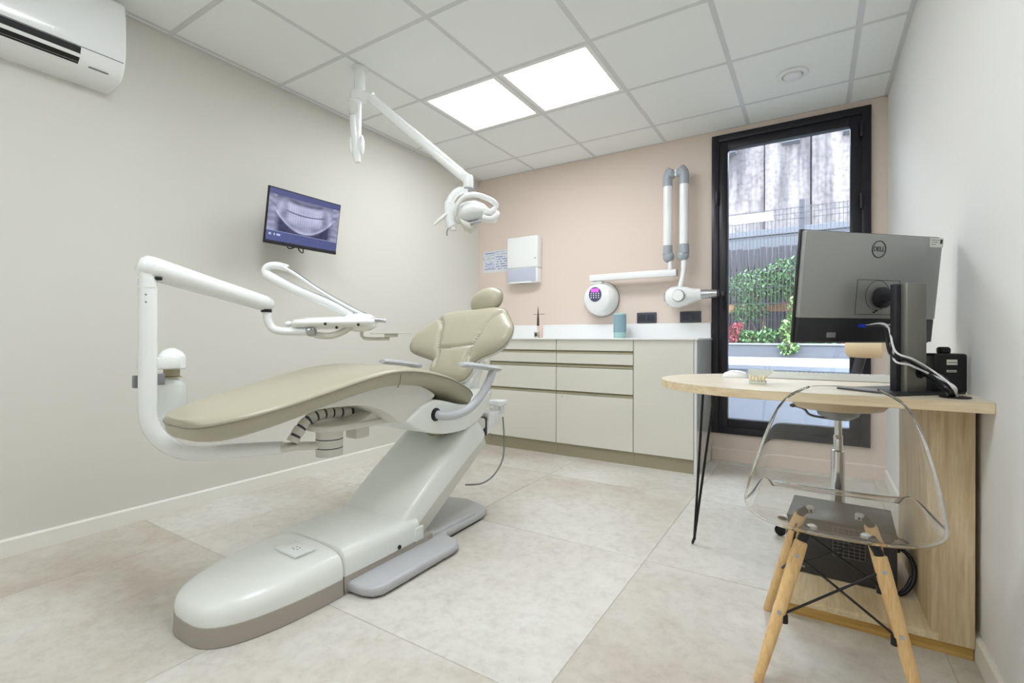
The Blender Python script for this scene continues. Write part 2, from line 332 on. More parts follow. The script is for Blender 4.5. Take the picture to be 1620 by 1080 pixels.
for hz in (2.24, 1.77, .75): b = B(); b.lathe([(.0, 0), (.009, 0), (.010, .01), (.010, .09), (.009, .1), (0, .1)], (DX1-.052, yf-.008, hz), seg=12); b.build('hinge', 'black', dr)
b = B(); b.box(DX0+.030, DX0+.048, yf-.016, yf, 1.92, 2.03, .004); b.build('latch', 'black', dr)
b = B(); b.box(DX0+.066, DX0+.094, yf-.004, YB-.01, 1.13, 1.27, .004); b.tube([(DX0+.08, yf-.004, 1.23), (DX0+.08, yf-.04, 1.23), (DX0+.08, yf-.045, 1.21), (DX0+.08, yf-.045, 1.10)], .008, 10); b.build('door_handle', 'black', dr)

# ------------------------------------------------------------------ ceiling fittings
k = 0
LP = {(-2.211, 2.371): 'square led ceiling panel nearer the left wall, beside the lamp arm', (-1.611, 2.371): 'square led ceiling panel on the right of the visible pair',
      (-1.611, .571): 'square led ceiling panel behind the viewer, left of its pair', (-1.011, .571): 'square led ceiling panel behind the viewer, right of its pair',
      (-2.211, -1.229): 'added square led ceiling panel, unseen, alone at the front of the room'}  # this last panel is out of view, added to brighten the room
for (x, y), lab in LP.items():
    t = thing('led_panel', (x+.3, y+.3, CH), lab, 'ceiling light', 'led panels in the ceiling grid')
    b = B(); x0, x1, y0, y1 = x+.012, x+.588, y+.012, y+.588; w = .026
    for q in ((x0, x0+w, y0, y1), (x1-w, x1, y0, y1), (x0+w, x1-w, y0, y0+w), (x0+w, x1-w, y1-w, y1)): b.box(*q, CH-.001, CH+.012, .001, 1)
    b.build('frame', 'alu', t, 0)
    b = B(); b.box(x0+w, x1-w, y0+w, y1-w, CH+.002, CH+.006); b.build('diffuser', 'led', t, 0)
t = thing('ceiling_vent', (-.111, 3.30, CH), 'round white air vent in the ceiling near the door', 'vent')
b = B(); b.lathe([(.052, .002), (.078, .0), (.082, -.004), (.078, -.009), (.058, -.013), (.052, -.008), (.052, .002)], (-.111, 3.30, CH), seg=40); b.build('outer_ring', 'alu', t)
b = B(); b.lathe([(0, 0), (.046, 0), (.049, -.008), (.046, -.016), (.03, -.02), (0, -.021)], (-.111, 3.30, CH-.002), seg=40); b.build('disc', 'alu', t)

# air conditioner
ac = thing('air_conditioner', (XL, .45, 2.07), 'white wall-mounted air conditioner high on the left wall, louvre open', 'air conditioner')
prof = [(0, 2.072), (.075, 2.074), (.13, 2.086), (.168, 2.112), (.19, 2.155), (.199, 2.21), (.2, 2.30), (.193, 2.39), (.182, 2.428), (.15, 2.436), (0, 2.436)]
pr2 = smooth(prof, 4)
b = B(); b.prism([(XL+p, z) for p, z in pr2], 'y', -.05, .925, bev=.012, seg=3)
sl = b.build('body', 'white', ac, 35)
def on_prof(z, off=0):
    lo = [p for p in pr2[:28]]
    best = min(lo, key=lambda p: abs(p[1]-z)); return best[0]+off
b = B()
for (z0, z1) in ((2.098, 2.118), (2.130, 2.158)):
    p0, p1 = on_prof(z0), on_prof(z1)
    b.prism([(XL+p0+.0018, z0), (XL+p1+.0018, z1), (XL+p1-.01, z1), (XL+p0-.01, z0)], 'y', 0, .765)
b.build('air_outlet', 'dark', ac, 0)
b = B(); b.prism([(XL+on_prof(2.118)+.005, 2.1175), (XL+on_prof(2.130)+.008, 2.1295), (XL+on_prof(2.130)-.004, 2.132), (XL+on_prof(2.118)-.004, 2.120)], 'y', 0, .762); b.build('louvre', 'white', ac, 0)
b = B(); b.prism([(XL+on_prof(2.093)+.003, 2.092), (XL+on_prof(2.098)+.004, 2.097), (XL+on_prof(2.098)-.004, 2.099), (XL+on_prof(2.093)-.004, 2.094)], 'y', 0, .762); b.build('louvre', 'white', ac, 0)
b = B(); b.prism([(XL+on_prof(2.16)+.0012, 2.159), (XL+on_prof(2.162)+.0012, 2.1615), (XL+on_prof(2.162)-.004, 2.162), (XL+on_prof(2.16)-.004, 2.159)], 'y', -.04, .915); b.build('panel_seam', 'grille', ac, 0)
b = B(); b.prism([(XL+on_prof(2.1)+.001, 2.098), (XL+on_prof(2.104)+.001, 2.103), (XL+on_prof(2.104)-.004, 2.103), (XL+on_prof(2.1)-.004, 2.098)], 'y', .80, .87); b.build('status_display', 'grille', ac, 0)

# ------------------------------------------------------------------ wall screen with radiograph
tv = thing('wall_screen', (XL, 1.83, 1.6), 'flat screen on left wall showing a dental x-ray', 'monitor')
A = Vector((-2.605, 1.572, 1.776)); R_ = Vector((0, 1, 0)); Dn = Vector((-.055, 0, -.32)).normalized(); N_ = Vector((.32, 0, -.055)).normalized()
TW, TH = .487, .322
def tvp(u, v, n=0): return A+R_*(u*TW)+Dn*(v*TH)+N_*n
mt = frame(A, R_, Dn, N_)
b = B(); b.box(0, TW, 0, TH, -.014, 0, .003, m=mt); b.box(TW*.1, TW*.9, TH*.25, TH*.85, -.036, -.014, .008, m=mt); b.build('casing', 'dark', tv)
b = B(); b.box(0, TW, TH*.94, TH, 0, .003, .001, m=mt); b.build('lower_bezel', 'mond', tv)
def _n(a, c):
    f = lambda i, k: (math.sin(i*127.1+k*311.7)*43758.5453) % 1
    i, k = math.floor(a), math.floor(c); p, q = a-i, c-k; p, q = p*p*(3-2*p), q*q*(3-2*q)
    return (f(i, k)*(1-p)+f(i+1, k)*p)*(1-q)+(f(i, k+1)*(1-p)+f(i+1, k+1)*p)*q
def xray(u, v):
    h = lambda a, c: (math.sin(a*127.1+c*311.7)*43758.5453) % 1
    if v < .11: return (.085, .095, .24)
    if v > .80:
        if .86 < v < .90 and .03 < u < .20 and h(int(u*60), 3) > .35: return (.55, .6, .8)
        return (.085, .10, .26) if v > .812 else (.40, .45, .68)
    V = (v-.11)/.69; x = u-.5; ax = abs(x)
    jaw = .98-3.1*x*x
    cl = lambda t: max(0, min(1, t))
    if V > jaw:
        g = .03+.05*_n(u*20, v*20)+.12*math.exp(-(V-jaw)/.03)*(1-cl(ax*3))
        g += cl((ax-.34)/.08)*(.22+.18*_n(u*14, v*20)+.10*(math.sin(V*34) > .2))
    else:
        g = .26+.20*_n(u*9, v*9)+.10*_n(u*30, v*24)
        sm = .44-1.0*x*x; arch = cl((.27-ax)/.05)
        tooth = .55+.45*abs(math.sin(x*PI*30)); d = V-sm
        up = cl((.02-d)/.02)*cl((d+.30)/.10)*cl((-d-.006)*90); lo = cl((d-.012)*90)*cl((.34-d)/.12)
        g += arch*(.34*tooth*(up+lo))
        if ax < .27: g *= 1-.75*math.exp(-(d/.016)**2)
        g *= 1-.65*cl((.26-ax)/.05)*math.exp(-((d+.32)/.045)**2)*(.5+.5*_n(u*16, 4))
        g += .22*math.exp(-((V-jaw+.045)/.03)**2)
        g += .20*math.exp(-((ax-.36-.10*(V-.4))/.035)**2)*cl((V-.05)/.2)
        g *= .55+.45*cl((V-.02)/.14)
        if ax > .40: g = .24+.22*_n(u*12, v*16)+.14*(math.sin(V*30+ax*20) > 0)
    g = max(.02, min(.95, g)); return (g*.72, g*.73, g*.95+.05)
b = B(); NU, NV = 220, 130; u0, u1, v0, v1 = .012, .988, .02, .935
vs = [[b.bm.verts.new(tvp(u0+(u1-u0)*i/NU, v0+(v1-v0)*j/NV, .0012)) for i in range(NU+1)] for j in range(NV+1)]
lay = b.bm.loops.layers.float_color.new('Col')
for j in range(NV):
    for i in range(NU):
        f = b.bm.faces.new((vs[j][i], vs[j][i+1], vs[j+1][i+1], vs[j+1][i]))
        for l, (a_, c_) in zip(f.loops, ((i, j), (i+1, j), (i+1, j+1), (i, j+1))):
            q = xray(a_/NU, c_/NV); l[lay] = (*q, 1)
b.build('screen', 'scr', tv, 0)
b = B(); b.box(XL, XL+.01, 1.76, 1.88, 1.52, 1.68, .002); b.tube([(XL+.01, 1.82, 1.61), (XL+.10, 1.83, 1.61), (XL+.16, 1.82, 1.62)], .016, 10); b.box(XL+.155, XL+.18, 1.77, 1.87, 1.57, 1.67, .003); b.build('wall_bracket', 'blackm', tv)
b = B(); b.tube(smooth([(XL+.16, 1.73, 1.50), (XL+.17, 1.74, 1.455), (XL+.17, 1.77, 1.46), (XL+.17, 1.80, 1.475)], 5), .0035, 6)
b.tube(smooth([(XL+.17, 1.80, 1.49), (XL+.175, 1.81, 1.45), (XL+.175, 1.835, 1.44), (XL+.17, 1.84, 1.48)], 5), .0035, 6); b.build('cable', 'dark', tv)

# ------------------------------------------------------------------ cabinets along the back wall
YC = 3.371; YD = YC+.018
names = [('pale beige lacquered cabinet in the corner, mostly hidden behind the chair back', XL, -2.339), ('pale beige cabinet with four drawers, left of its twin', -2.337, -1.708),
         ('pale beige cabinet with four drawers, in the middle of the row', -1.706, -1.094), ('pale beige cabinet with one tall door, at the right end', -1.092, -.680)]
rows = [(.822, .905), (.722, .797), (.510, .690), (.101, .482)]
for n, (lab, x0, x1) in enumerate(names):
    t = thing('base_cabinet', ((x0+x1)/2, 3.64, 0), lab, 'cabinet', 'beige base cabinets along the back wall')
    b = B(); b.box(x0, x1, YD+.002, YB-.002, .098, .905); b.build('carcass', 'lacq_d', t, 0)
    b = B(); b.box(x0, x1, YD+.012, YD+.03, 0, .098); b.build('plinth', 'plinth', t, 0)
    if n in (0, 3):
        b = B(); b.box(x0+.0015, x1-.0015, YC, YD, .101, .905, .0015, 1); b.build('door', 'lacq', t, 0)
    else:
        for (z0, z1) in rows:
            b = B(); b.box(x0+.0015, x1-.0015, YC, YD, z0, z1, .0015, 1); dw = b.build('drawer', 'lacq', t, 0)
        for z in (.7995, .696, .486):
            b = B(); b.box(x0+.002, x1-.002, YC+.006, YD+.002, z-.002, z+.013, .001, 1); b.build('grip_profile', 'plinth', t, 0)
    if n == 2:
        b = B(); b.box(-1.665, -1.635, YC-.0006, YC, .458, .470); b.build('maker_plate', 'sticker', t, 0)
        b = B(); b.box(-1.663, -1.640, YC-.0009, YC-.0005, .465, .467); b.box(-1.663, -1.646, YC-.0009, YC-.0005, .460, .462); b.build('plate_print', 'stickd', t, 0)
b = B(); b.box(-.678, -.660, YC-.004, YB, 0, .905, .0015, 1); tag(b.build('end_panel', 'panel', smooth=0), 'white glossy panel closing the right end of the cabinet row', 'panel')
b = B(); b.box(XL, -.652, YC-.012, YB, .905, .9165, .0015, 1); wt = b.build('worktop', 'ctop', smooth=0); tag(wt, 'thin white worktop running over the beige cabinets', 'worktop')
b = B(); b.box(XL, -.664, YB-.016, YB, .9165, 1.035, .0015, 1); b.build('splashback', 'ctop', wt, 0)
ZT = .9165
# reed/figurine, loudspeaker
t = thing('scent_bottle', (-2.03, 3.66, ZT), 'small glass cube bottle with tall dark spike on the worktop', 'bottle')
c0 = (-2.03, 3.66)
b = B(); b.box(c0[0]-.03, c0[0]+.01, 3.64, 3.68, ZT, ZT+.055, .004); b.build('glass_cube', 'resin', t)
b = B(); b.box(c0[0]-.024, c0[0]+.004, 3.6385, 3.674, ZT+.012, ZT+.046, .002); b.build('dark_filling', 'wood_d', t)
b = B(); b.lathe([(.0135, 0), (.012, .05)], (c0[0], 3.66, ZT+.055), seg=16); b.build('neck', 'lacq', t)
b = B(); b.lathe([(.012, 0), (.009, .08), (.006, .11), (.003, .16), (.0008, .18)], (c0[0], 3.66, ZT+.095), seg=16); b.build('spike', 'wood_d', t)
b = B(); b.tube([(c0[0]-.045, 3.66, ZT+.205), (c0[0]+.065, 3.66, ZT+.205)], .0022, 6); b.build('cross_bar', 'wood_d', t)
b = B(); b.box(-2.012, -1.985, 3.645, 3.672, ZT, ZT+.11, .006); tag(b.build('rose_bottle', 'rose'), 'small rose coloured bottle right beside the spiked glass bottle', 'bottle')
t = thing('loudspeaker', (-1.33, 3.76, ZT), 'small teal fabric loudspeaker on the white worktop', 'loudspeaker')
b = B(); b.lathe([(0, 0), (.046, 0), (.05, .006), (.05, .046)], (-1.33, 3.76, ZT), seg=40); b.build('base', 'teal_l', t)
b = B(); b.lathe([(.0505, .046), (.0515, .05), (.0505, .187), (.049, .188)], (-1.33, 3.76, ZT), seg=40); b.build('fabric_sleeve', 'teal', t)
b = B(); b.lathe([(.0495, .185), (.049, .196), (.044, .2), (0, .2)], (-1.33, 3.76, ZT), seg=40); b.build('top_cap', 'teal_l', t)
for (x0, x1, lab) in ((-1.238, -1.077, 'anthracite double wall socket beside the teal loudspeaker'), (-.894, -.736, 'anthracite double wall socket below the x-ray head')):
    t = thing('wall_socket', ((x0+x1)/2, YB, 1.083), lab, 'socket', 'sockets above the splashback')
    b = B(); b.box(x0, x1, YB-.011, YB, 1.04, 1.126, .006); b.build('cover_plate', 'socket', t)
    for k in (0, 1):
        a = x0+.012+k*.071
        b = B(); b.box(a, a+.064, YB-.013, YB-.006, 1.055, 1.113, .003); md = b.build('module', 'socket_d', t)
        b = B(); b.lathe([(.021, 0), (.021, .002), (.019, .002), (.018, -.006), (0, -.006)], (a+.032, YB-.0125, 1.084), (0, -1, 0), 24); b.build('socket_well', 'dark', md)

# paper towel dispenser
t = thing('towel_dispenser', (-2.325, YB, 1.42), 'white paper towel dispenser with grey lower window on the pink wall', 'dispenser')
dx0, dx1 = -2.462, -2.128
yd = YB-.095
b = B(); b.box(dx0, dx1, yd, YB, 1.56, 1.855, .018, 4); b.build('upper_cover', 'white', t)
b = B(); b.box(dx0+.003, dx1-.003, yd+.004, YB, 1.425, 1.562, .012, 3); b.build('housing', 'white', t)
b = B(); b.box(dx0+.012, dx1-.016, yd-.002, yd+.03, 1.437, 1.558, .006, 3); b.build('towel_window', 'tgrey', t)
b = B(); b.box(dx0+.05, dx1-.07, yd+.0, yd+.03, 1.422, 1.447, .004); b.build('towel_slot', 'white', t)
b = B(); b.box(dx0+.09, dx1-.12, yd+.01, yd+.04, 1.4215, 1.428); b.build('slot_opening', 'dark', t, 0)
b = B(); b.lathe([(0, 0), (.006, 0), (.006, .003), (0, .004)], (dx1-.022, yd, 1.645), (0, -1, 0), 12); b.build('lock', 'grille', t)
# printed sheet beside it
def printed(u, v):
    h = lambda a, c: (math.sin(a*12.9898+c*78.233)*43758.5453) % 1
    base = (.70, .73, .80)
    ink = (.22, .28, .45)
    if .06 < v < .12 and .08 < u < .5 and h(int(u*30), 2) > .3: return ink
    if u > .5 and (int(v*26) % 3 == 1) and .05 < v < .95 and h(int(u*26), int(v*26)) > .30: return ink
    if u < .48 and .15 < v < .45 and (int(v*34) % 2) and h(int(u*22), int(v*34)) > .55: return (.35, .5, .55)
    if .1 < u < .44 and .52 < v < .82: return (.42, .47, .66) if h(int(u*14), int(v*12)) > .45 else (.62, .66, .8)
    if .05 < u < .5 and .84 < v < .87: return (.1, .1, .16)
    return base
b = B(); NU, NV = 64, 44; x0, x1, z1, z0 = -2.797, -2.49, 1.768, 1.563
vs = [[b.bm.verts.new((x0+(x1-x0)*i/NU, YB-.0015, z1+(z0-z1)*j/NV)) for i in range(NU+1)] for j in range(NV+1)]; lay = b.bm.loops.layers.float_color.new('Col')
for j in range(NV):
    for i in range(NU):
        f = b.bm.faces.new((vs[j][i], vs[j][i+1], vs[j+1][i+1], vs[j+1][i])); q = printed((i+.5)/NU, (j+.5)/NV)
        for l in f.loops: l[lay] = (*q, 1)
t = thing('notice_sheet', ((x0+x1)/2, YB, z0), 'printed hygiene notice sheet on the pink wall left of the towel dispenser', 'poster')
b.build('printed_face', 'print', t, 0)
b = B(); b.box(x0-.002, x1+.002, YB-.001, YB, z0-.002, z1+.002); b.build('backing', 'sticker', t, 0)

# ------------------------------------------------------------------ wall x-ray unit
xr = thing('dental_xray_unit', (-1.53, YB, 1.25), 'white wall-mounted dental x-ray unit with double folding arm', 'x-ray unit')
c = Vector((-1.54, YB, 1.25))
b = B(); b.lathe([(.150, 0), (.150, .02), (.143, .06), (.136, .085), (.120, .115), (.103, .13), (.0, .135)], c, (0, -1, 0), 48); b.build('control_dome', 'white', xr)
b = B(); b.lathe([(.145, .0), (.153, .0), (.153, .016), (.145, .016)], c, (0, -1, 0), 48); b.build('dome_rim', 'grille', xr)
pd = c+Vector((-.012, -.137, .032))
b = B(); b.ell(pd, (.056, .006, .062), 32, 10); pad = b.build('control_pad', 'padd', xr)
b = B(); b.box(pd.x-.033, pd.x+.033, pd.y-.010, pd.y-.002, pd.z+.018, pd.z+.046, .003); b.build('display', 'violet', pad)
b = B()
for i in range(4):
    for j in range(3): b.lathe([(0, 0), (.0055, 0), (.005, .004), (0, .005)], (pd.x-.033+i*.022, pd.y-.0055+.001*abs(j-1), pd.z+.006-j*.017), (0, -1, 0), 10)
b.build('keys', 'ivory', pad)
b = B(); b.box(-1.555, -1.515, YB-.115, YB-.02, 1.385, 1.42, .006); b.box(-1.60, -1.50, YB-.12, YB, 1.37, 1.39, .004); b.build('swivel_foot', 'white', xr)
b = B(); b.box(-1.605, -.895, YB-.135, YB-.075, 1.395, 1.447, .005); b.build('extension_bar', 'white', xr)
b = B(); b.box(-.897, -.890, YB-.133, YB-.077, 1.397, 1.445, .002); b.build('end_cap', 'grey', xr)
ya = YB-.125
def arm(x, z0, z1, bottom=True):
    b = B(); b.lathe([(.034, z0), (.034, z1)], (x, ya, 0), seg=28); b.build('arm_tube', 'white', xr)
xa, xb = -.960, -.838
arm(xa, 1.625, 2.095); arm(xb, 1.625, 2.095)
for x, s in ((xa, 1), (xb, -1)):
    b = B(); b.tube(smooth([(x, ya, 2.085), (x, ya, 2.145), (x+s*.008, ya, 2.185), (x+s*.03, ya, 2.21)], 5), [.036]*5+[.037]*5+[.036]*5+[.03], 20); b.ell((x+s*.018, ya, 2.178), (.045, .036, .040)); b.build('elbow_cover', 'grey', xr)
    b = B(); b.lathe([(.0355, 1.63), (.0365, 1.60), (.038, 1.56)], (x, ya, 0), seg=24); b.ell((x+s*.006, ya, 1.545), (.043, .037, .047)); b.build('elbow_cover', 'grey', xr)
b = B(); b.box(xa+.03, xb-.03, ya-.018, ya+.018, 2.155, 2.205, .01); b.build('elbow_link', 'white', xr)
b = B(); b.lathe([(.016, 1.44), (.016, 1.53)], (xa+.02, ya, 0), seg=16); b.build('arm_post', 'white', xr)
b = B(); b.tube(smooth([(xb, ya, 1.52), (xb-.002, ya, 1.44), (xb-.012, ya-.01, 1.36), (xb-.03, ya-.025, 1.25)], 6), [.022]*6+[.019]*7+[.021]*6, 14); b.build('head_fork', 'white', xr)
hx = xb-.033; hy = ya-.03
b = B(); b.tube([(hx-.100, hy+.03, 1.232), (hx-.09, hy+.03, 1.232), (hx-.06, hy+.03, 1.232), (hx, hy+.03, 1.232), (hx+.05, hy+.03, 1.236), (hx+.10, hy+.03, 1.24), (hx+.16, hy+.03, 1.244)], [.04, .058, .078, .084, .072, .054, .042], 28); b.build('tube_head', 'white', xr)
b = B(); b.lathe([(0, 0), (.042, 0), (.044, .012), (.038, .024), (0, .026)], (hx+.01, hy-.045, 1.235), (0, -1, 0), 28); b.build('head_joint', 'white', xr)
b = B(); b.lathe([(.045, 0), (.047, 0), (.047, .004), (.045, .004)], (hx+.01, hy-.045, 1.235), (0, -1, 0), 28); b.build('joint_ring', 'grille', xr)
b = B(); b.box(hx-.112, hx-.10, hy+.005, hy+.055, 1.20, 1.27, .005); b.build('rear_grip', 'grey', xr)
b = B(); b.lathe([(.037, 0), (.034, .035), (.03, .115), (.026, .115)], (hx+.158, hy+.03, 1.244), (1, 0, .02), 28); b.build('collimator_cone', 'steel', xr)
b = B(); b.lathe([(0, .112), (.031, .112), (.031, .121), (0, .121)], (hx+.158, hy+.03, 1.244), (1, 0, .02), 28); b.build('cone_tip', 'dark', xr)

# ------------------------------------------------------------------ dental chair
XC = -1.645
dc = thing('dental_chair', (-1.62, 1.35, 0), 'reclined dental chair with taupe leather cushions on a white shoe-shaped base', 'dental chair')
def base_outline(y0, y1, xc, n=24):
    L = y1-y0; pts = []
    return pts
def toe_ring(z, inset, hw=.2, y0=.70, y1=1.128, n=28):
    L = y1-y0; out = []
    for k in range(n+1):
        a = PI*k/n; sx = math.cos(a); sy = math.sin(a)
        x = math.copysign(abs(sx)**.62, sx)*(hw-inset); y = y1-(abs(sy)**.80)*(L-inset)
        out.append((XB+x, y, z))
    return out
XB = -1.61
b = B(); b.loft([toe_ring(z, i) for z, i in ((0, .004), (.002, 0), (.06, .002), (.062, .006))]); b.build('base_skirt', 'skirt', dc)
def toe_cover():
    b = B(); rings = []
    for z, i in ((.061, .004), (.09, .003), (.115, .007), (.132, .016), (.145, .034), (.153, .06), (.158, .1), (.160, .15)):
        r = toe_ring(z, i)
        r2 = []
        for (x, y, zz) in r:
            t_ = max(0, min(1, (y-.70)/.428)); hgt = .70+.30*math.sin(t_*PI/2)
            yy = min(y, 1.128)
            r2.append((x, yy, .061+(zz-.061)*hgt))
        rings.append(r2)
    b.loft(rings); return b
toe_cover().build('front_cover', 'ivory', dc, 50)
b = B(); m4 = Matrix.Translation((-1.565, 1.045, .158)) @ Matrix.Rotation(-.03, 4, 'Z')
b.box(-.062, .062, -.04, .04, 0, .009, .003, m=m4); fs = b.build('power_socket', 'white', dc)
b = B()
for q in ((-.008, .008), (.008, .008), (0, -.01), (-.012, -.006), (.012, -.004)): b.lathe([(0, .0088), (.0026, .0088), (.0026, .0095), (0, .0095)], tuple(m4 @ Vector((q[0]+.005, q[1], 0))), seg=8)
b.build('socket_holes', 'dark', fs)
# mid base
y0, y1 = 1.134, 1.60
b = B(); b.prism([(XB-.198, y0), (XB+.198, y0), (XB+.198, y1), (XB-.198, y1)], 'z', 0, .064, .004); b.build('base_skirt', 'skirt', dc)
def ring_rect(y, hw, zt, zb=.064, r=.045, n=5):
    pts = [(XB+hw, y, zb)]
    for k in range(n+1):
        a = (PI/2)*k/n; pts.append((XB+hw-r+r*math.cos(a), y, zt-r+r*math.sin(a)))
    for k in range(n+1):
        a = PI/2+(PI/2)*k/n; pts.append((XB-hw+r+r*math.cos(a), y, zt-r+r*math.sin(a)))
    pts.append((XB-hw, y, zb)); return pts
b = B(); b.loft([ring_rect(y, hw, zt) for y, hw, zt in ((y0, .188, .150), (y0+.006, .197, .160), (1.30, .199, .163), (1.46, .197, .162), (1.52, .195, .158))]); b.build('middle_cover', 'ivory', dc, 50)
b = B(); b.lathe([(0, 0), (.009, 0), (.008, .004), (0, .005)], (XB+.199, 1.40, .075), (1, 0, 0), 12); b.build('screw_cap', 'dark', dc)
# foot plate
pl = [(-1.85, 1.30), (-1.44, 1.145), (-1.345, 1.15), (-1.305, 1.165), (-1.283, 1.20), (-1.280, 1.59), (-1.29, 1.63), (-1.315, 1.655), (-1.385, 1.665), (-1.405, 1.69), (-1.412, 1.98), (-1.425, 2.03), (-1.46, 2.06), (-1.60, 2.10), (-1.76, 2.06), (-1.83, 1.98)]
b = B(); b.prism(pl, 'z', .005, .042, .014, 3); b.build('foot_plate', 'plate', dc, 50)
b = B(); b.box(-1.455, -1.42, 1.25, 1.93, .03, .052, .008, 3); b.build('plate_rib', 'plate', dc, 50)
b = B(); b.prism([(-1.62+(x+1.62)*.96, 1.6+(y-1.6)*.97) for x, y in pl], 'z', 0, .008); b.build('floor_seal', 'dark', dc, 0)
# lift arm cover: box section sweeping up and back
def arm_ring(y, z, hw, t, fl=.0):
    # section perpendicular-ish to slope; a = front face, b = rear lip
    d = Vector((0, .43, .28)).normalized(); n = Vector((0, -d.z, d.y)); r = .02
    pts = [(hw, -t), (hw, -r), (hw-r*.3, -r*.3), (hw-r, 0), (hw-.05, -.004), (-hw+.05, -.004), (-hw+r, 0), (-hw+r*.3, -r*.3), (-hw, -r), (-hw, -t)]
    return [(XB-.012+px_, y+n.y*pz, z+n.z*pz) for px_, pz in pts]
b = B(); b.loft([arm_ring(*q) for q in ((1.425, .135, .186, .06), (1.45, .165, .188, .085), (1.62, .292, .190, .10), (1.80, .412, .192, .11), (1.93, .485, .193, .11), (1.965, .497, .190, .10), (1.99, .490, .18, .08))])
b.build('lift_arm_cover', 'ivory', dc, 55)
b = B(); b.prism([(1.50, .06), (1.60, .05), (2.08, .36), (2.04, .44), (1.95, .42), (1.48, .12)], 'x', XB-.15, XB+.15, .01); b.build('lift_arm', 'warm', dc)
b = B(); b.box(XB+.186, XB+.199, 1.49, 1.545, .058, .118, .006, 3); b.build('arm_hinge_cover', 'ivory', dc)
# bellows at top of the arm
b = B()
for k in range(7):
    y = 1.76+k*.026; b.lathe([(.038, 0), (.052, .006), (.052, .012), (.038, .020)], (XB+.04, y, .492-.004*k), (0, 1, .05), 20)
b.build('bellows', 'orange', dc)
b = B(); b.box(XB-.14, XB+.16, 1.88, 2.06, .44, .50, .015); b.build('mount_block', 'warm', dc)
b = B(); b.box(XB+.05, XB+.15, 2.02, 2.09, .40, .50, .01); b.build('rear_block', 'dark', dc)
# underframe
b = B(); b.prism(smooth([(1.475, .563), (1.56, .512), (1.68, .478), (1.80, .466), (1.90, .472), (2.0, .505), (2.075, .575), (2.10, .64), (2.03, .635), (1.93, .59), (1.82, .60), (1.72, .625), (1.64, .637), (1.56, .615), (1.475, .563)][:-1], 4), 'x', XC-.205, XC+.205, .018, 3); b.build('underframe', 'ivory', dc, 50)
b = B(); b.prism(smooth([(.99, .668), (1.10, .700), (1.22, .725), (1.36, .735), (1.52, .72), (1.66, .66), (1.60, .625), (1.53, .59), (1.465, .556), (1.41, .592), (1.34, .632), (1.25, .658), (1.12, .667)], 4), 'x', XC-.19, XC+.19, .02, 3); b.build('seat_shell', 'warm', dc, 50)
# seat cushion
st = [(.700, .665, .045), (.706, .668, .095), (.72, .672, .13), (.75, .68, .165), (.80, .691, .195), (.90, .710, .218), (1.0, .731, .228), (1.12, .757, .234), (1.25, .783, .238), (1.36, .797, .240), (1.47, .796, .241),
      (1.60, .776, .240), (1.72, .745, .238), (1.82, .706, .235), (1.88, .675, .228), (1.915, .65, .21), (1.93, .635, .18)]
st = smooth(st, 3)
def seat_ring(y, zc, hw, low=0, thick=.078):
    out = []; N = 36
    L = min(1, hw/.2)
    for k in range(N):
        a = 2*PI*k/N; c_, s_ = math.cos(a), math.sin(a)
        x = math.copysign(abs(c_)**.45, c_)*hw
        if s_ >= 0: z = zc-.020+.022*(abs(s_)**.8)*(1)
        else: z = zc-.020-thick*L*(abs(s_)**.5)*(.55+.45*abs(s_))
        if s_ < 0: x *= (1-.10*abs(s_))
        out.append((XC+x, y, z))
    return out
b = B(); b.loft([seat_ring(*q) for q in st]); b.build('seat_cushion', 'leather', dc, 60)
b = B()
for sgn in (1, -1):
    pts = [(XC+sgn*(hw+.0012), y, z-.020) for y, z, hw in st]
    b.tube(pts, .0035, 6)
b.tube([(XC+(hw*math.cos(a)), y, z-.02) for y, z, hw in st[:1] for a in (0, PI)], .003, 6)
b.build('piping', 'leather_d', dc)
b = B()
for zt in (0,): b.tube([(XC+.242, 1.40, .772), (XC+.235, 1.40, .735), (XC+.222, 1.40, .715)], .0018, 5)
b.build('side_seam', 'leather_d', dc)
# backrest
O = Vector((-1.66, 1.935, .62)); S = Vector((0, .648, .762)).normalized(); NB = Vector((0, -.762, .648)).normalized(); X = Vector((1, 0, 0))
half = [(0, .085), (.07, .085), (.115, .10), (.138, .135), (.136, .165), (.130, .19), (.165, .212), (.235, .228), (.295, .245), (.328, .275), (.338, .315), (.330, .36), (.295, .41), (.255, .46), (.215, .505), (.155, .530), (.08, .540), (0, .542)]
half = [(x, y if y < .1 else .1+(y-.1)*1.14) for x, y in half]
hs = smooth(half, 4)
outline = hs+[(-x, y) for x, y in hs[::-1][1:-1]]
seam_up = smooth([(.098, .155), (.10, .22), (.13, .31), (.155, .40), (.20, .46), (.25, .49)], 6)
seam_up = [(x, .1+(y-.1)*1.14) for x, y in seam_up]
def seamd(x, s_):
    ax = abs(x); d = min(math.hypot(ax-p[0], s_-p[1]) for p in seam_up)
    if ax < .125: d = min(d, abs(s_-(.285+.25*ax*ax)))
    return d
b = B(); rings = []; K = 26; cen = (0, .36)
def bp(x, s_, h):
    th = math.radians(5)*max(0, min(1, (s_-.08)/.2)); y_ = s_-.12; h = h+.45*x*x
    return O+X*(x*math.cos(th)-y_*math.sin(th))+S*(.12+y_*math.cos(th)+x*math.sin(th))+NB*h
for k in range(K, 0, -1):
    q = k/K; ring = []
    for (x, s_) in outline:
        xx, ss = cen[0]+(x-cen[0])*q, cen[1]+(s_-cen[1])*q
        h = .052*max(0, 1-q**5)**.5
        h -= .020*math.exp(-(seamd(xx, ss)/.009)**2)*(1 if q < .97 else 0)
        if abs(xx) < .11 and .17 < ss < .5: h -= .0012*math.sin(xx*60+ss*9)*math.cos(xx*23)
        ring.append(bp(xx, ss, h))
    rings.append(ring)
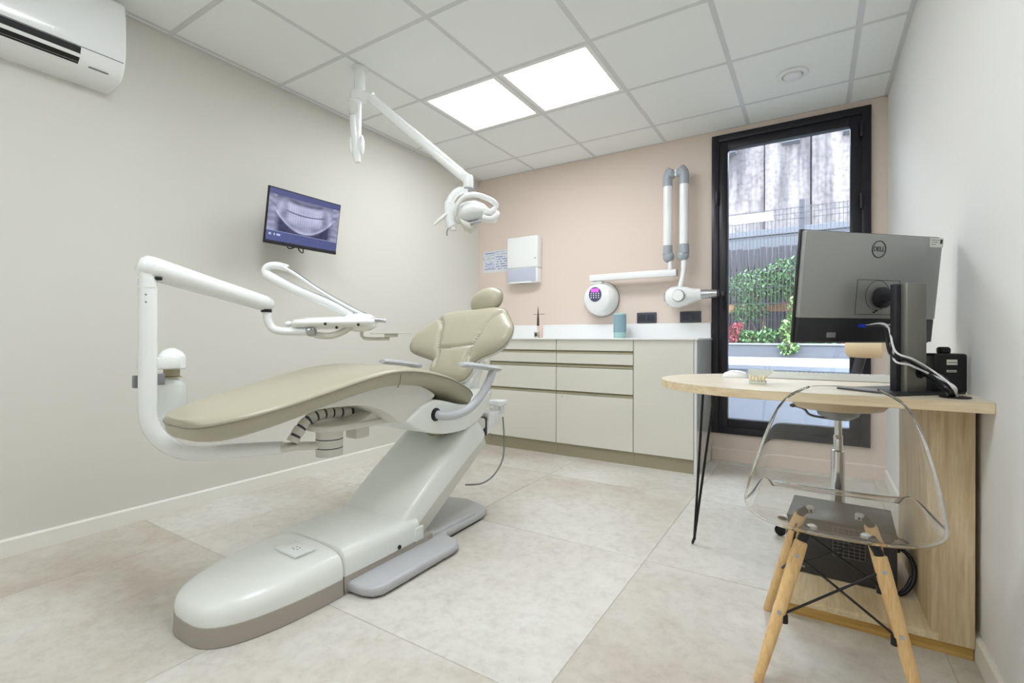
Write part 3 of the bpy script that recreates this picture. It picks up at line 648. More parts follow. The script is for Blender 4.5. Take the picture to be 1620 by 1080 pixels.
b.loft([[tuple(p) for p in r] for r in rings], caps=False)
v_ = b.bm.verts.new(bp(cen[0], cen[1], .052)); b.bm.verts.ensure_lookup_table(); n_ = len(outline); last = [b.bm.verts[(K-1)*n_+i] for i in range(n_)]
for i in range(n_): b.bm.faces.new((last[i], last[(i+1) % n_], v_))
b.build('backrest_cushion', 'leather', dc, 70)
b = B(); b.loft([[tuple(bp(cen[0]+(x-cen[0])*q, cen[1]+(s_-cen[1])*q, h)) for x, s_ in outline] for q, h in ((1.0, .002), (1.0, -.012), (.97, -.026), (.85, -.036), (.5, -.045), (.1, -.046))]); b.build('backrest_shell', 'warm', dc, 50)
b = B(); b.tube([tuple(bp(x*1.003, cen[1]+(s_-cen[1])*1.003, .0)) for x, s_ in outline+outline[:2]], .004, 6); b.build('backrest_piping', 'leather_d', dc)
b = B(); b.prism([(1.93, .50), (2.05, .52), (2.12, .60), (2.22, .78), (2.18, .80), (2.0, .66), (1.93, .60)], 'x', -1.76, -1.56, .015); b.build('backrest_bracket', 'ivory', dc)
# headrest
hc = Vector((-1.655, 2.35, 1.14)); hsx = Vector((0, .36, .933)).normalized(); hn = Vector((0, -.933, .36)).normalized()
mh = frame(hc, X, hsx, hn) @ Matrix.Rotation(math.radians(14), 4, 'Z')
b = B(); b.ell((0, 0, 0), (.110, .080, .046), 36, 20); b.xf(list(b.bm.verts), mh); hr = b.build('headrest', 'leather', dc, 60)
b = B(); b.tube([tuple(mh @ Vector((.1105*math.cos(a), .0805*math.sin(a), -.004))) for a in [2*PI*k/48 for k in range(49)]], .003, 6); b.build('headrest_piping', 'leather_d', hr)
b = B(); b.ell((0, 0, -.012), (.105, .076, .046), 30, 16); b.xf(list(b.bm.verts), mh); b.build('headrest_shell', 'leather_d', hr, 60)
b = B(); b.tube([tuple(O+S*.52+NB*-.035), tuple(O+S*.60+NB*-.02), tuple(hc-hn*.03)], .02, 12, (1, .5)); b.build('headrest_bar', 'steel', dc)
# armrests
for s_, nm in ((1, 'r'), (-1, 'l')):
    xx = lambda d: XC+s_*d
    b = B(); b.tube(smooth([(xx(.20), 1.655, .572), (xx(.235), 1.67, .566), (xx(.262), 1.73, .566), (xx(.268), 1.82, .586), (xx(.270), 1.91, .636), (xx(.270), 1.975, .700), (xx(.270), 2.01, .752)], 6), .0205, 14); b.build('armrest_tube', 'tube', dc)
    b = B(); b.lathe([(0, 0), (.03, 0), (.03, .006), (.024, .010), (0, .01)], (xx(.203), 1.650, .572), (s_, 0, 0), 20); b.build('armrest_collar', 'dark', dc)
    pp = smooth([(xx(.262), 1.765, .793), (xx(.262), 1.775, .792), (xx(.263), 1.82, .788), (xx(.264), 1.90, .778), (xx(.266), 1.98, .767), (xx(.268), 2.035, .758), (xx(.268), 2.045, .757)], 4)
    rr = [.008]+[.02+.012*min(1, k/6) for k in range(1, len(pp)-1)]+[.012]
    b = B(); b.tube(pp, rr, 16, (.45, 1.0)); b.build('armrest_pad', 'tube' if s_ > 0 else 'tube', dc)
# assistant's holder behind the seat with its hose
b = B(); b.box(-1.545, -1.455, 2.09, 2.17, .45, .52, .012); b.prism([(2.08, .40), (2.20, .44), (2.22, .53), (2.15, .50), (2.08, .48)], 'x', -1.53, -1.46, .01); b.build('assistant_arm', 'white', dc)
b = B(); b.box(-1.53, -1.44, 2.17, 2.25, .545, .575, .006); b.lathe([(.020, 0), (.016, .07)], (-1.485, 2.20, .48), seg=16); b.lathe([(.014, 0), (.014, .05)], (-1.46, 2.22, .50), seg=14); b.build('instrument_holder', 'white', dc)
b = B(); b.tube(smooth([(-1.455, 2.225, .48), (-1.45, 2.23, .36), (-1.455, 2.225, .25), (-1.48, 2.18, .17), (-1.52, 2.12, .13), (-1.58, 2.05, .13)], 7), .0045, 8); b.build('suction_hose', 'grille', dc)

# ------------------------------------------------------------------ delivery unit on its swing arm
du = thing('delivery_unit', (-1.65, 1.25, .45), 'white dental delivery unit with instrument tray on a curved pole beside the chair', 'dental unit')
PX, PY = -1.934, .734
b = B(); b.lathe([(0, 0), (.052, 0), (.052, .105), (0, .105)], (-1.65, 1.25, .445), seg=36); pdm = b.build('pivot_drum', 'warm', du)
for z_ in (.0305, .0655): b = B(); b.lathe([(.0515, z_), (.0522, z_), (.0522, z_+.004), (.0515, z_+.004)], (-1.65, 1.25, .445), seg=36); b.build('drum_joint', 'socket', pdm)
b = B(); pts = [(-1.65+.095*math.cos(a), 1.25+.085*math.sin(a)) for a in [PI+.0+PI*k/16 for k in range(17)]]
b.prism(pts+[(-1.545, 1.45), (-1.55, 1.60), (-1.75, 1.60), (-1.755, 1.45)], 'z', .55, .575, .008, 3); b.build('pivot_plate', 'warm', du, 50)
b = B(); b.prism([(1.30, .57), (1.38, .60), (1.50, .66), (1.62, .66), (1.62, .545), (1.40, .545)], 'x', -1.72, -1.56, .012); b.build('pivot_bracket', 'warm', du)
b = B(); b.box(-1.69, -1.62, 1.36, 1.43, .49, .55, .006); b.build('cable_clamp', 'warm', du)
d = Vector((-1.65-PX, 1.25-PY, 0)).normalized(); e0 = Vector((-1.65, 1.25, .487))-d*.05
dd = lambda t_, z: tuple(Vector((PX, PY, z))+d*t_)
path = [dd(0, 1.115), dd(0, 1.0), dd(0, .8), dd(0, .69)]+[dd(.165-.165*math.cos(a), .665-.165*math.sin(a)) for a in [PI/2*k/10 for k in range(0, 11)]]+[dd(.28, .498), dd(.42, .493)]
b = B(); b.tube(path, [.0275]*(len(path)-2)+[.027, .024], 24); b.build('pole', 'white', du)
b = B(); b.tube([dd(.41, .493), dd(.47, .493), dd(.55, .487)], [.024, .02, .019], 16, (.8, 1.3)); b.build('pole_end', 'warm', du)
b = B(); b.lathe([(.0285, 0), (.0285, .004)], (PX, PY, 1.085), seg=24); b.lathe([(.024, .0), (.024, .045)], (PX, PY, 1.11), seg=24); b.build('pole_collar', 'ivory', du)
for z_ in (1.035, 1.06): b = B(); b.lathe([(0, 0), (.0035, 0), (.0035, .002), (0, .002)], (PX+.027*.8, PY-.027*.5, z_), (.8, -.5, 0), 8); b.build('set_screw', 'grille', du)
# segmented hose
hp = smooth([(-1.70, 1.135, .520), (-1.70, 1.17, .575), (-1.69, 1.23, .605), (-1.68, 1.30, .612), (-1.66, 1.38, .600), (-1.65, 1.46, .59)], 8)
b = B()
hp2 = smooth([(-1.70, 1.12, .515), (-1.695, 1.145, .555), (-1.69, 1.185, .592), (-1.685, 1.235, .606), (-1.68, 1.29, .607), (-1.67, 1.35, .602), (-1.66, 1.42, .596)], 6)
for k in range(0, len(hp2)-4, 4):
    seg_ = hp2[k:k+4]; b.tube(seg_, .0225, 14)
hz_ = b.build('segmented_hose', 'warm', du); b = B(); b.tube(hp2, .0195, 12); b.build('hose_core', 'socket', hz_)
# top arm
a0 = Vector((PX-.008, PY-.005, 1.158)); a1 = Vector((-1.955, 1.195, 1.052)); dv = (a1-a0)
pts = [a0-dv*.045, a0-dv*.035, a0-dv*.01, a0+dv*.03, a0+dv*.12, a0+dv*.5, a0+dv*.92, a0+dv*.98, a0+dv*1.01]
b = B(); b.tube([tuple(p) for p in pts], [.008, .026, .038, .042, .041, .036, .033, .026, .008], 28); b.build('spring_arm', 'white', du, 70)
b = B(); b.box(PX+.014, PX+.030, PY+.012, PY+.032, 1.112, 1.124, .002); b.build('arm_stop', 'dark', du)
# gooseneck
g = [(-1.95, 1.165, 1.045), (-1.948, 1.168, 1.01), (-1.945, 1.17, .985), (-1.93, 1.18, .955), (-1.90, 1.20, .943), (-1.86, 1.225, .941), (-1.82, 1.25, .941), (-1.79, 1.27, .941)]
b = B(); b.tube(smooth(g, 5), .0165, 16); b.build('gooseneck', 'white', du)
b = B(); b.lathe([(.021, 0), (.021, .012)], (-1.95, 1.165, 1.022), seg=18); b.build('neck_ring', 'dark', du)
b = B(); b.lathe([(.019, -.006), (.022, 0), (.022, .02), (.019, .026)], (-1.80, 1.262, .941), (.8, .55, .25), 18); b.build('neck_clamp', 'steel', du)
# head body: flattened torpedo
hd0 = Vector((-1.90, 1.255, .975)); hd1 = Vector((-1.655, 1.50, .985)); ax = (hd1-hd0); axn = ax.normalized(); side = Vector((-axn.y, axn.x, 0))
def hp_(t_, w, h): return [tuple(hd0+ax*t_+side*w*math.copysign(abs(math.cos(a))**.8, math.cos(a))+Vector((0, 0, h*math.sin(a)))) for a in [2*PI*k/28 for k in range(28)]]
b = B(); b.loft([hp_(*q) for q in ((0, .03, .008), (.01, .06, .015), (.06, .085, .022), (.2, .10, .026), (.45, .105, .027), (.75, .10, .028), (.9, .085, .027), (.98, .06, .02), (1.0, .03, .01))]); b.build('unit_head', 'white', du, 70)
b = B(); b.loft([hp_(*q) for q in ((.60, .05, .030), (.66, .06, .037), (.8, .062, .043), (.92, .05, .036), (1.0, .035, .022))]); b.build('instrument_rest', 'white', du, 70)
b = B(); b.ell(hd0-ax*.05, (.018, .018, .013)); b.build('end_knob', 'white', du)
for t_, h_ in ((.42, -.006), (.55, -.022), (.80, -.012)):
    b = B(); p = hd0+ax*t_-side*.104+Vector((0, 0, h_)); b.lathe([(0, 0), (.006, 0), (.006, .004), (0, .004)], tuple(p), tuple(-side), 12); b.build('button', 'dark', du)
b = B(); b.tube(smooth([(-1.80, 1.27, .935), (-1.78, 1.30, .925), (-1.74, 1.33, .925), (-1.71, 1.37, .945), (-1.70, 1.39, .965)], 5), .014, 12); b.build('head_support', 'warm', du)
# instruments at the tip
for k in range(4):
    b = B(); p = hd1+side*(-.045+k*.03)+Vector((0, 0, .012)); b.tube([tuple(p-axn*.03), tuple(p+axn*.02+Vector((0, 0, -.004))), tuple(p+axn*.040+Vector((0, 0, -.012+.004*k)))], [.0095, .009, .007], 10); b.build('handpiece', 'steel' if k % 2 == 0 else 'white', du)
# whip arm loops: white carrier arm with the hoses returning above
wl = smooth([tuple(hd0+ax*.70+Vector((0, 0, .03))), tuple(hd0+ax*.45+Vector((0, 0, .082))), (-1.90, 1.275, 1.12), (-1.955, 1.22, 1.16), (-1.985, 1.19, 1.185), (-1.992, 1.185, 1.205), (-1.98, 1.195, 1.222), (-1.96, 1.22, 1.226), (-1.93, 1.25, 1.215)], 6)
b = B(); b.tube(wl, [.021]*14+[.020]*12+[.016]*(len(wl)-26), 14); b.build('whip_arm', 'white', du)
ho = [(-1.945, 1.235, 1.222), (-1.90, 1.275, 1.185), (-1.84, 1.335, 1.125), (-1.76, 1.41, 1.06), (-1.70, 1.465, 1.018), (-1.665, 1.495, 1.002)]
for k in range(4):
    off = side*(-.027+k*.018)
    b = B(); b.tube(smooth([tuple(Vector(p)+off+Vector((0, 0, .004*(k % 2)-.008*(0 if k else 0)))) for p in ho], 6), .0068, 8); b.build('instrument_hose', 'socket' if k == 1 else 'grey' if k == 3 else 'white', du)
# tray bracket
tb = Vector((-1.70, 1.455, 0))
b = B(); b.tube([(tb.x, tb.y, .962), (tb.x, tb.y, .925), (tb.x+.006, tb.y+.006, .915), (tb.x+.02, tb.y+.02, .911), (tb.x+.085, tb.y+.085, .911)], .0075, 10); b.build('tray_bracket', 'warm', du)
mtr = Matrix.Translation((tb.x+.09, tb.y+.09, .936)) @ Matrix.Rotation(math.radians(45), 4, 'Z')
b = B(); b.box(-.09, .09, -.06, .06, -.002, .003, .0015, m=mtr); b.box(-.03, .03, -.03, .03, -.017, -.002, .003, m=mtr); b.build('tray_plate', 'warm', du)
# water bottle holder on the pole
for q in ((PX-.044, PX-.024, PY-.03, PY-.005, .742, .785), (PX-.006, PX+.006, PY+.022, PY+.05, .75, .79)): b = B(); b.box(*q, .003); b.build('bottle_clamp', 'grille', du)
bc = Vector((-2.002, .835, 0)); K_ = (bc.x, bc.y, 0)
b = B(); b.lathe([(0, .800), (.040, .800), (.044, .804), (.044, .842), (.041, .852), (.030, .866), (.012, .876), (0, .878)], K_, seg=28); b.box(bc.x, PX+.005, PY-.01, bc.y, .804, .845, .006); b.build('bottle_cap_housing', 'white', du)
b = B(); b.lathe([(.020, .772), (.026, .774), (.026, .800), (.02, .800)], K_, seg=20); b.lathe([(.032, .768), (.032, .772)], K_, seg=20); b.build('bottle_collar', 'lacq_d', du)
b = B(); b.lathe([(.014, .768), (.024, .762), (.038, .750), (.045, .738), (.047, .70), (.048, .66), (.047, .60), (.045, .578), (.040, .572), (0, .572)], K_, seg=32); b.build('water_bottle', 'bottle', du)
b = B(); b.lathe([(.0478, .60), (.0484, .602), (.0475, .625), (.047, .626)], K_, seg=32); b.build('bottle_band', 'alu', du)

# ------------------------------------------------------------------ operating light on the ceiling
ol = thing('operating_light', (-2.245, 1.902, CH), 'white dental operating light hanging from a ceiling pole', 'lamp')
P0 = Vector((-2.245, 1.902, 0))
b = B(); b.lathe([(0, 0), (.047, 0), (.049, -.004), (.046, -.009), (0, -.01)], (P0.x, P0.y, CH), seg=32); b.build('ceiling_rosette', 'alu', ol)
b = B(); b.lathe([(.031, 2.345), (.031, 2.48)], (P0.x, P0.y, 0), seg=28); b.build('pole', 'white', ol)
b = B(); b.lathe([(0, 2.285), (.034, 2.287), (.045, 2.295), (.046, 2.335), (.040, 2.348), (0, 2.35)], (P0.x-.01, P0.y, 0), seg=28); b.build('hub', 'white', ol)
v1 = Vector((.82, .53, 0)); q0 = Vector((P0.x+.035, P0.y+.02, 2.325))
b = B(); b.tube([tuple(P0+Vector((0, 0, 2.318))), tuple(q0+Vector((0, 0, -.004))), tuple(q0+Vector((.035, .02, -.01)))], [.034, .030, .027], 18); b.build('arm_joint', 'white', ol)
A0 = q0+Vector((.02, .01, -.012)); A1 = Vector((-1.668, 2.145, 1.820))
b = B(); b.tube([tuple(A0+Vector((-.012, -.006, .008))), tuple(A0), tuple(A0.lerp(A1, .06)), tuple(A0.lerp(A1, .5)), tuple(A0.lerp(A1, .97)), tuple(A1)], [.018, .025, .0265, .0275, .029, .025], 20); b.build('spring_arm', 'white', ol, 60)
b = B(); b.lathe([(0, 0), (.026, 0), (.03, .006), (.030, .055), (.026, .07), (0, .075)], (-1.640, 2.150, 1.752), seg=24); b.tube([tuple(A1-Vector((.01, .004, -.01))), (-1.64, 2.150, 1.80)], [.027, .028], 18); b.build('arm_end_joint', 'white', ol)
b = B(); b.lathe([(.0285, 0), (.0285, .004)], (-1.640, 2.150, 1.746), seg=24); b.build('joint_ring', 'grille', ol)
# second short arm hanging straight down
dn = [(P0.x-.012, P0.y-.02, 2.285), (P0.x-.012, P0.y-.022, 2.25), (P0.x-.01, P0.y-.02, 2.15), (P0.x-.008, P0.y-.015, 2.0), (P0.x-.005, P0.y-.01, 1.935)]
b = B(); b.tube(dn, [.036, .036, .033, .026, .018], 18, (1, 1)); b.build('balance_arm', 'white', ol)
b = B(); b.ell((P0.x+.004, P0.y-.054, 2.235), (.030, .012, .042), 24, 14, Matrix.Rotation(.52, 4, 'Z')); b.build('arm_cap', 'warm', ol)
for s_ in (-1, 1):
    b = B(); b.ell((P0.x-.008+s_*.030*.85, P0.y-.012+s_*.030*.53, 2.035), (.014, .024, .058), 18, 12, Matrix.Rotation(.56, 4, 'Z')); b.build('side_cheek', 'white', ol)
# yoke and lamp head
hx0 = Vector((-1.64, 2.15, 0))
R2 = Vector((.847, .531, 0)); F2 = Vector((-.531, .847, 0))
def L(a, c_, z): return tuple(hx0+R2*a+F2*c_+Vector((0, 0, z)))
b = B(); b.tube(smooth([L(0, 0, 1.742), L(-.035, 0, 1.742), L(-.075, 0, 1.722), L(-.10, 0, 1.68), L(-.105, 0, 1.62), L(-.098, 0, 1.565), L(-.085, 0, 1.538)], 6), [.018]*7+[.022]*12+[.030]*12+[.03]*6, 18); b.build('yoke', 'white', ol)
def Ln(v): return L(v[0], v[1], v[2])
# curved head shell: lofted sections along a
def sec(a, zc, w, h, sk=0): return [L(a+sk*math.sin(t_), w*math.cos(t_), zc+h*math.sin(t_)) for t_ in [2*PI*k/26 for k in range(26)]]
b = B(); b.loft([sec(*q) for q in ((-.075, 1.600, .03, .03), (-.060, 1.605, .065, .050), (-.02, 1.615, .09, .058, .01), (.03, 1.622, .105, .056, .012), (.08, 1.614, .11, .044, .012), (.12, 1.598, .10, .032), (.150, 1.585, .075, .022), (.162, 1.580, .04, .010))]); b.build('head_shell', 'white', ol, 70)
b = B(); b.tube(smooth([L(-.07, -.06, 1.585), L(-.05, -.10, 1.63), L(-.01, -.115, 1.672), L(.05, -.115, 1.682), L(.11, -.10, 1.668), L(.15, -.085, 1.650), L(.158, -.075, 1.628), L(.125, -.085, 1.600), L(.09, -.10, 1.588)], 6), [.012]*12+[.014]*25+[.012]*12, 12); b.build('handle', 'white', ol)
b = B(); b.tube(smooth([L(-.07, .06, 1.585), L(-.05, .10, 1.62), L(-.01, .115, 1.655), L(.05, .115, 1.66), L(.11, .10, 1.646), L(.15, .085, 1.62)], 6), .012, 12); b.build('handle', 'white', ol)
b = B(); b.loft([sec(*q) for q in ((-.045, 1.575, .05, .02), (-.02, 1.545, .06, .03), (.02, 1.525, .06, .028), (.06, 1.555, .05, .02))]); b.build('reflector_housing', 'warm', ol, 60)
b = B(); b.box(-.03, .03, -.03, .03, -.002, .002, m=frame(L(.045, -.05, 1.548), (.8, .5, .3), (-.5, .85, 0), (0, 0, 1))); b.build('lens_plate', 'tgrey', ol)
b = B(); b.tube(smooth([L(.085, -.11, 1.566), L(.13, -.10, 1.558), L(.165, -.08, 1.585), L(.160, -.06, 1.600)], 5), .014, 12); b.build('rim_bumper', 'white', ol)
b = B(); b.tube([L(-.105, -.02, 1.61), L(-.13, -.025, 1.595), L(-.165, -.03, 1.562), L(-.188, -.03, 1.540)], [.007, .011, .009, .007], 12); b.build('side_lever', 'white', ol)
b = B(); b.tube(smooth([L(-.09, 0, 1.545), L(-.108, -.01, 1.53), L(-.118, -.01, 1.505), L(-.116, -.01, 1.485)], 4), .0035, 8); b.build('switch_wire', 'grille', ol)
b = B(); b.lathe([(0, 0), (.018, 0), (.014, .02), (0, .022)], L(-.08, -.02, 1.512), (0, 0, 1), 16); b.build('lower_knob', 'warm', ol)

# ------------------------------------------------------------------ desk
dk = thing('desk', (0, 2.1, 0), 'pale oak desk with rounded end, black hairpin leg and open oak pedestal', 'desk')
ZD = .75
el = [(-.10+.452*math.cos(a), 2.13+(.40)*math.sin(a)) for a in [PI/2+PI*k/32 for k in range(33)]]
poly = el+[(XR-.001, 1.728), (XR-.001, 2.53)]
b = B(); b.prism(poly, 'z', ZD-.0295, ZD-.0008, .0012, 1); b.build('edge_band', 'oak', dk, 30)
b = B(); b.prism([(x*1.0+.0, y) for x, y in poly], 'z', ZD-.001, ZD, 0); b.build('tabletop', 'oaktop', dk, 30)
# pedestal: solid upright beside the wall, open shelf board at the floor
xp0, xp1, yp0, yp1 = .292, .388, 1.852, 2.46
b = B(); b.box(xp0+.018, xp1, yp0, yp0+.02, .036, .7205, .001, 1); b.build('front_panel', 'oakv', dk, 0)
b = B(); b.box(xp0, xp0+.018, yp0, yp1, .058, .7205, .001, 1); b.build('side_panel', 'oakv', dk, 0)
b = B(); b.box(xp1-.018, xp1, yp0+.02, yp1, .036, .7205, .001, 1); b.build('side_panel', 'oakv', dk, 0)
b = B(); b.box(-.085, xp0+.018, yp0, yp1, .036, .058, .001, 1); b.build('bottom_board', 'oaky', dk, 0)
b = B(); b.box(-.078, xp1-.002, yp0+.008, yp1-.01, 0, .036); b.build('plinth', 'oakd', dk, 0)
b = B()
for (tx, ty) in ((-.421, 2.297), (-.375, 2.326)): b.tube([(tx, ty, .720), (-.450, 2.250, .03), (-.456, 2.243, .010)], .0055, 8)
b.tube(smooth([(-.450, 2.250, .03), (-.457, 2.242, .006), (-.448, 2.253, .03)], 5), .0055, 8); b.box(-.45, -.35, 2.25, 2.36, .716, .7205); b.build('hairpin_leg', 'blackm', dk)
b = B(); b.lathe([(.0, .0), (.034, 0), (.036, .002), (.034, .004), (0, .004)], (.338, 1.82, ZD), seg=28); b.build('cable_grommet', 'dark', dk)

# monitor on the desk, seen from behind
mn = thing('computer_monitor', (.225, 1.88, ZD), 'silver computer monitor on the desk seen from the back', 'monitor')
TL = Vector((-.032, 1.75, 1.258)); TR = Vector((.360, 2.135, 1.258)); BLc = Vector((-.070, 1.752, .903))
ux = (TR-TL).normalized(); WN = (TR-TL).length
dwn = Vector((-.06*ux.y*-1*0, 0, 0)); nb = Vector((ux.y, -ux.x, 0)).normalized()        # back normal, horizontal (towards viewer)
tilt = .10
vd = (Vector((0, 0, -1))-nb*0+(-nb)*(-tilt)*-1).normalized()                         # downwards, leaning away from the viewer
vd = (Vector((0, 0, -1))-nb*tilt).normalized()
HN = .357; nbk = ux.cross(vd).normalized()
if nbk.dot(nb) < 0: nbk = -nbk
mm = frame(TL, ux, vd, nbk)
b = B(); b.box(0, WN, 0, HN, -.014, -.004, .002, m=mm); b.build('bezel', 'mond', mn)
b = B(); b.box(.004, WN-.004, .004, HN*.775, -.006, .012, .004, m=mm); b.build('back_cover', 'mon', mn)
b = B(); b.box(.004, WN-.004, HN*.775, HN-.004, -.006, .009, .003, m=mm); bd = b.build('port_strip', 'mond', mn)
b = B(); b.box(.01, WN-.01, .01, HN-.012, -.0155, -.0138, m=mm); b.build('screen_glass', 'dark', mn)
cxp = .298; 
b = B()
for q in ((cxp-.085, cxp+.085, .150, .1515), (cxp-.085, cxp+.085, .262, .2635), (cxp-.085, cxp-.0835, .150, .2635), (cxp+.0835, cxp+.085, .150, .2635)): b.box(*q, .0115, .0126, m=mm)
b.build('mount_recess', 'mond', mn, 0)
b = B()
for (x_, y_) in ((cxp-.013, .252), (cxp-.004, .247)): b.box(x_, x_+.008, y_, y_+.006, .0115, .0128, m=mm)
b.build('release_button', 'dark', mn, 0)
b = B()
for k in range(40):
    pass
circ = [tuple(mm @ Vector((cxp+.048*math.cos(a), .200+.048*math.sin(a), .0122))) for a in [2*PI*k/48 for k in range(49)]]
b.tube(circ, .0008, 6); b.build('swivel_ring', 'mond', mn)
lx, ly = .286, .052
ring = [tuple(mm @ Vector((lx+.0265*math.cos(a), ly+.0265*math.sin(a), .0125))) for a in [2*PI*k/48 for k in range(49)]]
b = B(); b.tube(ring, .0014, 8); b.build('logo_ring', 'mond', mn)
text('logo_lettering', 'DELL', .0215, 'mond', mn, frame(mm @ Vector((lx, ly, .0125)), ux, -vd, nbk), .92)
b = B(); b.box(WN-.060, WN-.004, .006, .036, .0118, .0128, m=mm); lbl = b.build('paper_label', 'sticker', mn, 0)
b = B()
for k in range(3): b.box(WN-.056, WN-.022-.006*k, .012+.007*k, .0135+.007*k, .0127, .0131, m=mm)
b.box(WN-.018, WN-.008, .010, .024, .0127, .0131, m=mm); b.build('label_print', 'stickd', lbl, 0)
b = B(); b.box(.115, .150, HN-.035, HN-.018, .008, .0105, .003, m=mm); b.build('power_button', 'grille', mn)
b = B(); b.box(.235, .255, HN*.775+.018, HN*.775+.028, .008, .03, .003, m=mm); b.build('blue_plug', 'blue', mn)
b = B(); b.box(.322, .345, HN*.775+.016, HN*.775+.028, .008, .022, .003, m=mm); b.build('white_plug', 'cable_w', mn)
pc_ = mm @ Vector((cxp+.01, .200, .012)); sb = Vector((pc_.x, pc_.y, 0))+nb*.115
ms = frame((sb.x, sb.y, 0), ux, nb, (0, 0, 1))
b = B(); b.box(-.048, .026, -.010, .011, ZD+.006, 1.085, .003, m=ms); b.build('stand_column', 'stand', mn)
b = B(); b.box(-.064, .0275, -.030, -.0095, ZD+.006, 1.083, .003, m=ms); b.build('stand_column_front', 'mond', mn)
b = B(); b.lathe([(0, 0), (.017, 0), (.017, .003), (0, .003)], tuple(ms @ Vector((.0, .0105, .815))), tuple(nb), 24); b.build('cable_hole', 'dark', mn)
b = B(); b.box(-.020, .020, -.105, -.022, 1.035, 1.065, .008, m=ms); b.lathe([(0, 0), (.034, 0), (.034, .012), (.022, .02), (0, .02)], tuple(ms @ Vector((0, -.112, 1.05))), tuple(nb), 28); b.build('tilt_arm', 'mond', mn)
b = B(); b.box(-.13, .13, -.155, .045, ZD+.0005, ZD+.008, .003, m=ms); b.build('stand_foot', 'mond', mn)
# cables: plugs to grommet
gp = Vector((.338, 1.82, ZD+.004))
def cab(name, start, via, r, m):
    b = B(); b.tube(smooth([start]+via+[tuple(gp+Vector((random.uniform(-.01, .01), random.uniform(-.01, .01), 0)))], 8), r, 8); b.build(name, m, mn)
pA = mm @ Vector((.245, HN*.775+.023, .03)); pB = mm @ Vector((.335, HN*.775+.022, .022)); hole = ms @ Vector((0, .014, .815))
ml = lambda x_, y_, z_: tuple(ms @ Vector((x_, y_, z_)))
cab('cable', tuple(pA), [tuple(pA+nb*.05+ux*.01+Vector((0, 0, -.006))), ml(-.085, -.01, .872), ml(-.055, .024, .850), ml(.0, .03, .818), (.315, 1.795, ZD+.03)], .0045, 'dark')
cab('cable', tuple(pA+Vector((0, 0, .002))), [tuple(pA+nb*.055+ux*.015+Vector((0, 0, .002))), ml(-.08, .0, .880), ml(-.05, .030, .856), ml(.01, .036, .824), (.322, 1.79, ZD+.04)], .003, 'cable_w')
cab('cable', tuple(pB), [tuple(pB+nb*.05-ux*.02), ml(-.080, -.005, .858), ml(-.055, .026, .838), ml(.0, .040, .812), (.330, 1.79, ZD+.035)], .003, 'cable_w')
cab('cable', tuple(hole), [tuple(hole+nb*.02+Vector((.02, .0, -.03))), (.315, 1.79, ZD+.012)], .004, 'dark')
cab('cable', tuple(hole+Vector((0, 0, .01))), [tuple(hole+nb*.03+Vector((.03, .0, -.012))), (.322, 1.785, ZD+.022)], .004, 'dark')

# black device against the right wall
bx = thing('black_device', (.345, 1.96, ZD), 'small black box-shaped device with top knob, on the desk against the wall', 'device')
mb = Matrix.Translation((.338, 1.965, ZD)) @ Matrix.Rotation(math.radians(28), 4, 'Z')
b = B(); b.box(-.048, .048, -.03, .028, .002, .122, .008, 3, m=mb); b.build('casing', 'dark', bx)
b = B(); b.lathe([(.014, .12), (.017, .126), (.017, .137), (.012, .142), (0, .142)], tuple(mb @ Vector((0, 0, 0))), seg=14); b.build('knob', 'dark', bx)
b = B(); b.box(-.014, .016, -.0306, -.0298, .088, .104, m=mb); lb = b.build('label', 'sticker', bx, 0)
b = B(); b.box(-.012, .014, -.0310, -.0305, .0945, .0965, m=mb); b.build('label_rule', 'stickd', lb, 0)
b = B(); b.box(-.014, .014, -.0306, -.0298, .066, .0725, m=mb); b.build('label', 'sticker', bx, 0)
b = B()
for k in range(7): b.box(-.012+k*.0037, -.0098+k*.0037, -.0309, -.0304, .0675, .0712, m=mb)
b.build('label_print', 'stickd', bx, 0)
# keyboard, mouse, tooth model on the desk
kb = thing('keyboard', (.04, 2.36, ZD), 'long pale keyboard on the far side of the desk', 'keyboard')
b = B(); b.prism([(2.290, ZD+.0015), (2.295, ZD+.026), (2.40, ZD+.014), (2.405, ZD+.0015)], 'x', -.175, .275, .002); b.build('housing', 'ivory', kb)
b = B()
for j in range(5):
    for i in range(26):
        y_ = 2.303+j*.019; z_ = ZD+.0255-(y_-2.295)*.114
        b.box(-.168+i*.0168, -.168+i*.0168+.0145, y_, y_+.016, z_, z_+.004)
b.build('keys', 'white', kb, 0)
b = B(); b.loft([[(x_, 2.25+w_*math.cos(a), ZD+.0005+max(0, h_*math.sin(a))) for a in [PI*k/12 for k in range(13)]] for x_, w_, h_ in ((-.335, .012, .012), (-.325, .024, .02), (-.30, .03, .031), (-.27, .03, .030), (-.245, .027, .022), (-.235, .02, .012))]); tag(b.build('computer_mouse', 'white', smooth=60), 'white computer mouse at the rounded end of the desk', 'mouse')
tm = thing('tooth_model', (-.175, 1.98, ZD), 'clear resin tooth model standing near the desk edge', 'dental model')
b = B(); b.loft([[(-.175+w_*sx_, 1.98+.022*sy_, z_) for sx_, sy_ in ((-1, -1), (1, -1), (1, 1), (-1, 1))] for z_, w_ in ((ZD+.001, .026), (ZD+.012, .028))]); b.build('base_block', 'resin', tm, 30)
b = B(); b.loft([[(-.172+w_*sx_+o_, 1.98+.02*sy_, z_) for sx_, sy_ in ((-1, -1), (1, -1), (1, 1), (-1, 1))] for z_, w_, o_ in ((ZD+.026, .028, 0), (ZD+.044, .040, .006), (ZD+.052, .043, .008))]); b.build('upper_block', 'resin', tm, 30)
for k in range(5):
    b = B(); b.ell((-.197+k*.011, 1.956, ZD+.022), (.0048, .006, .011), 10, 8); b.build('tooth', 'tooth', tm)

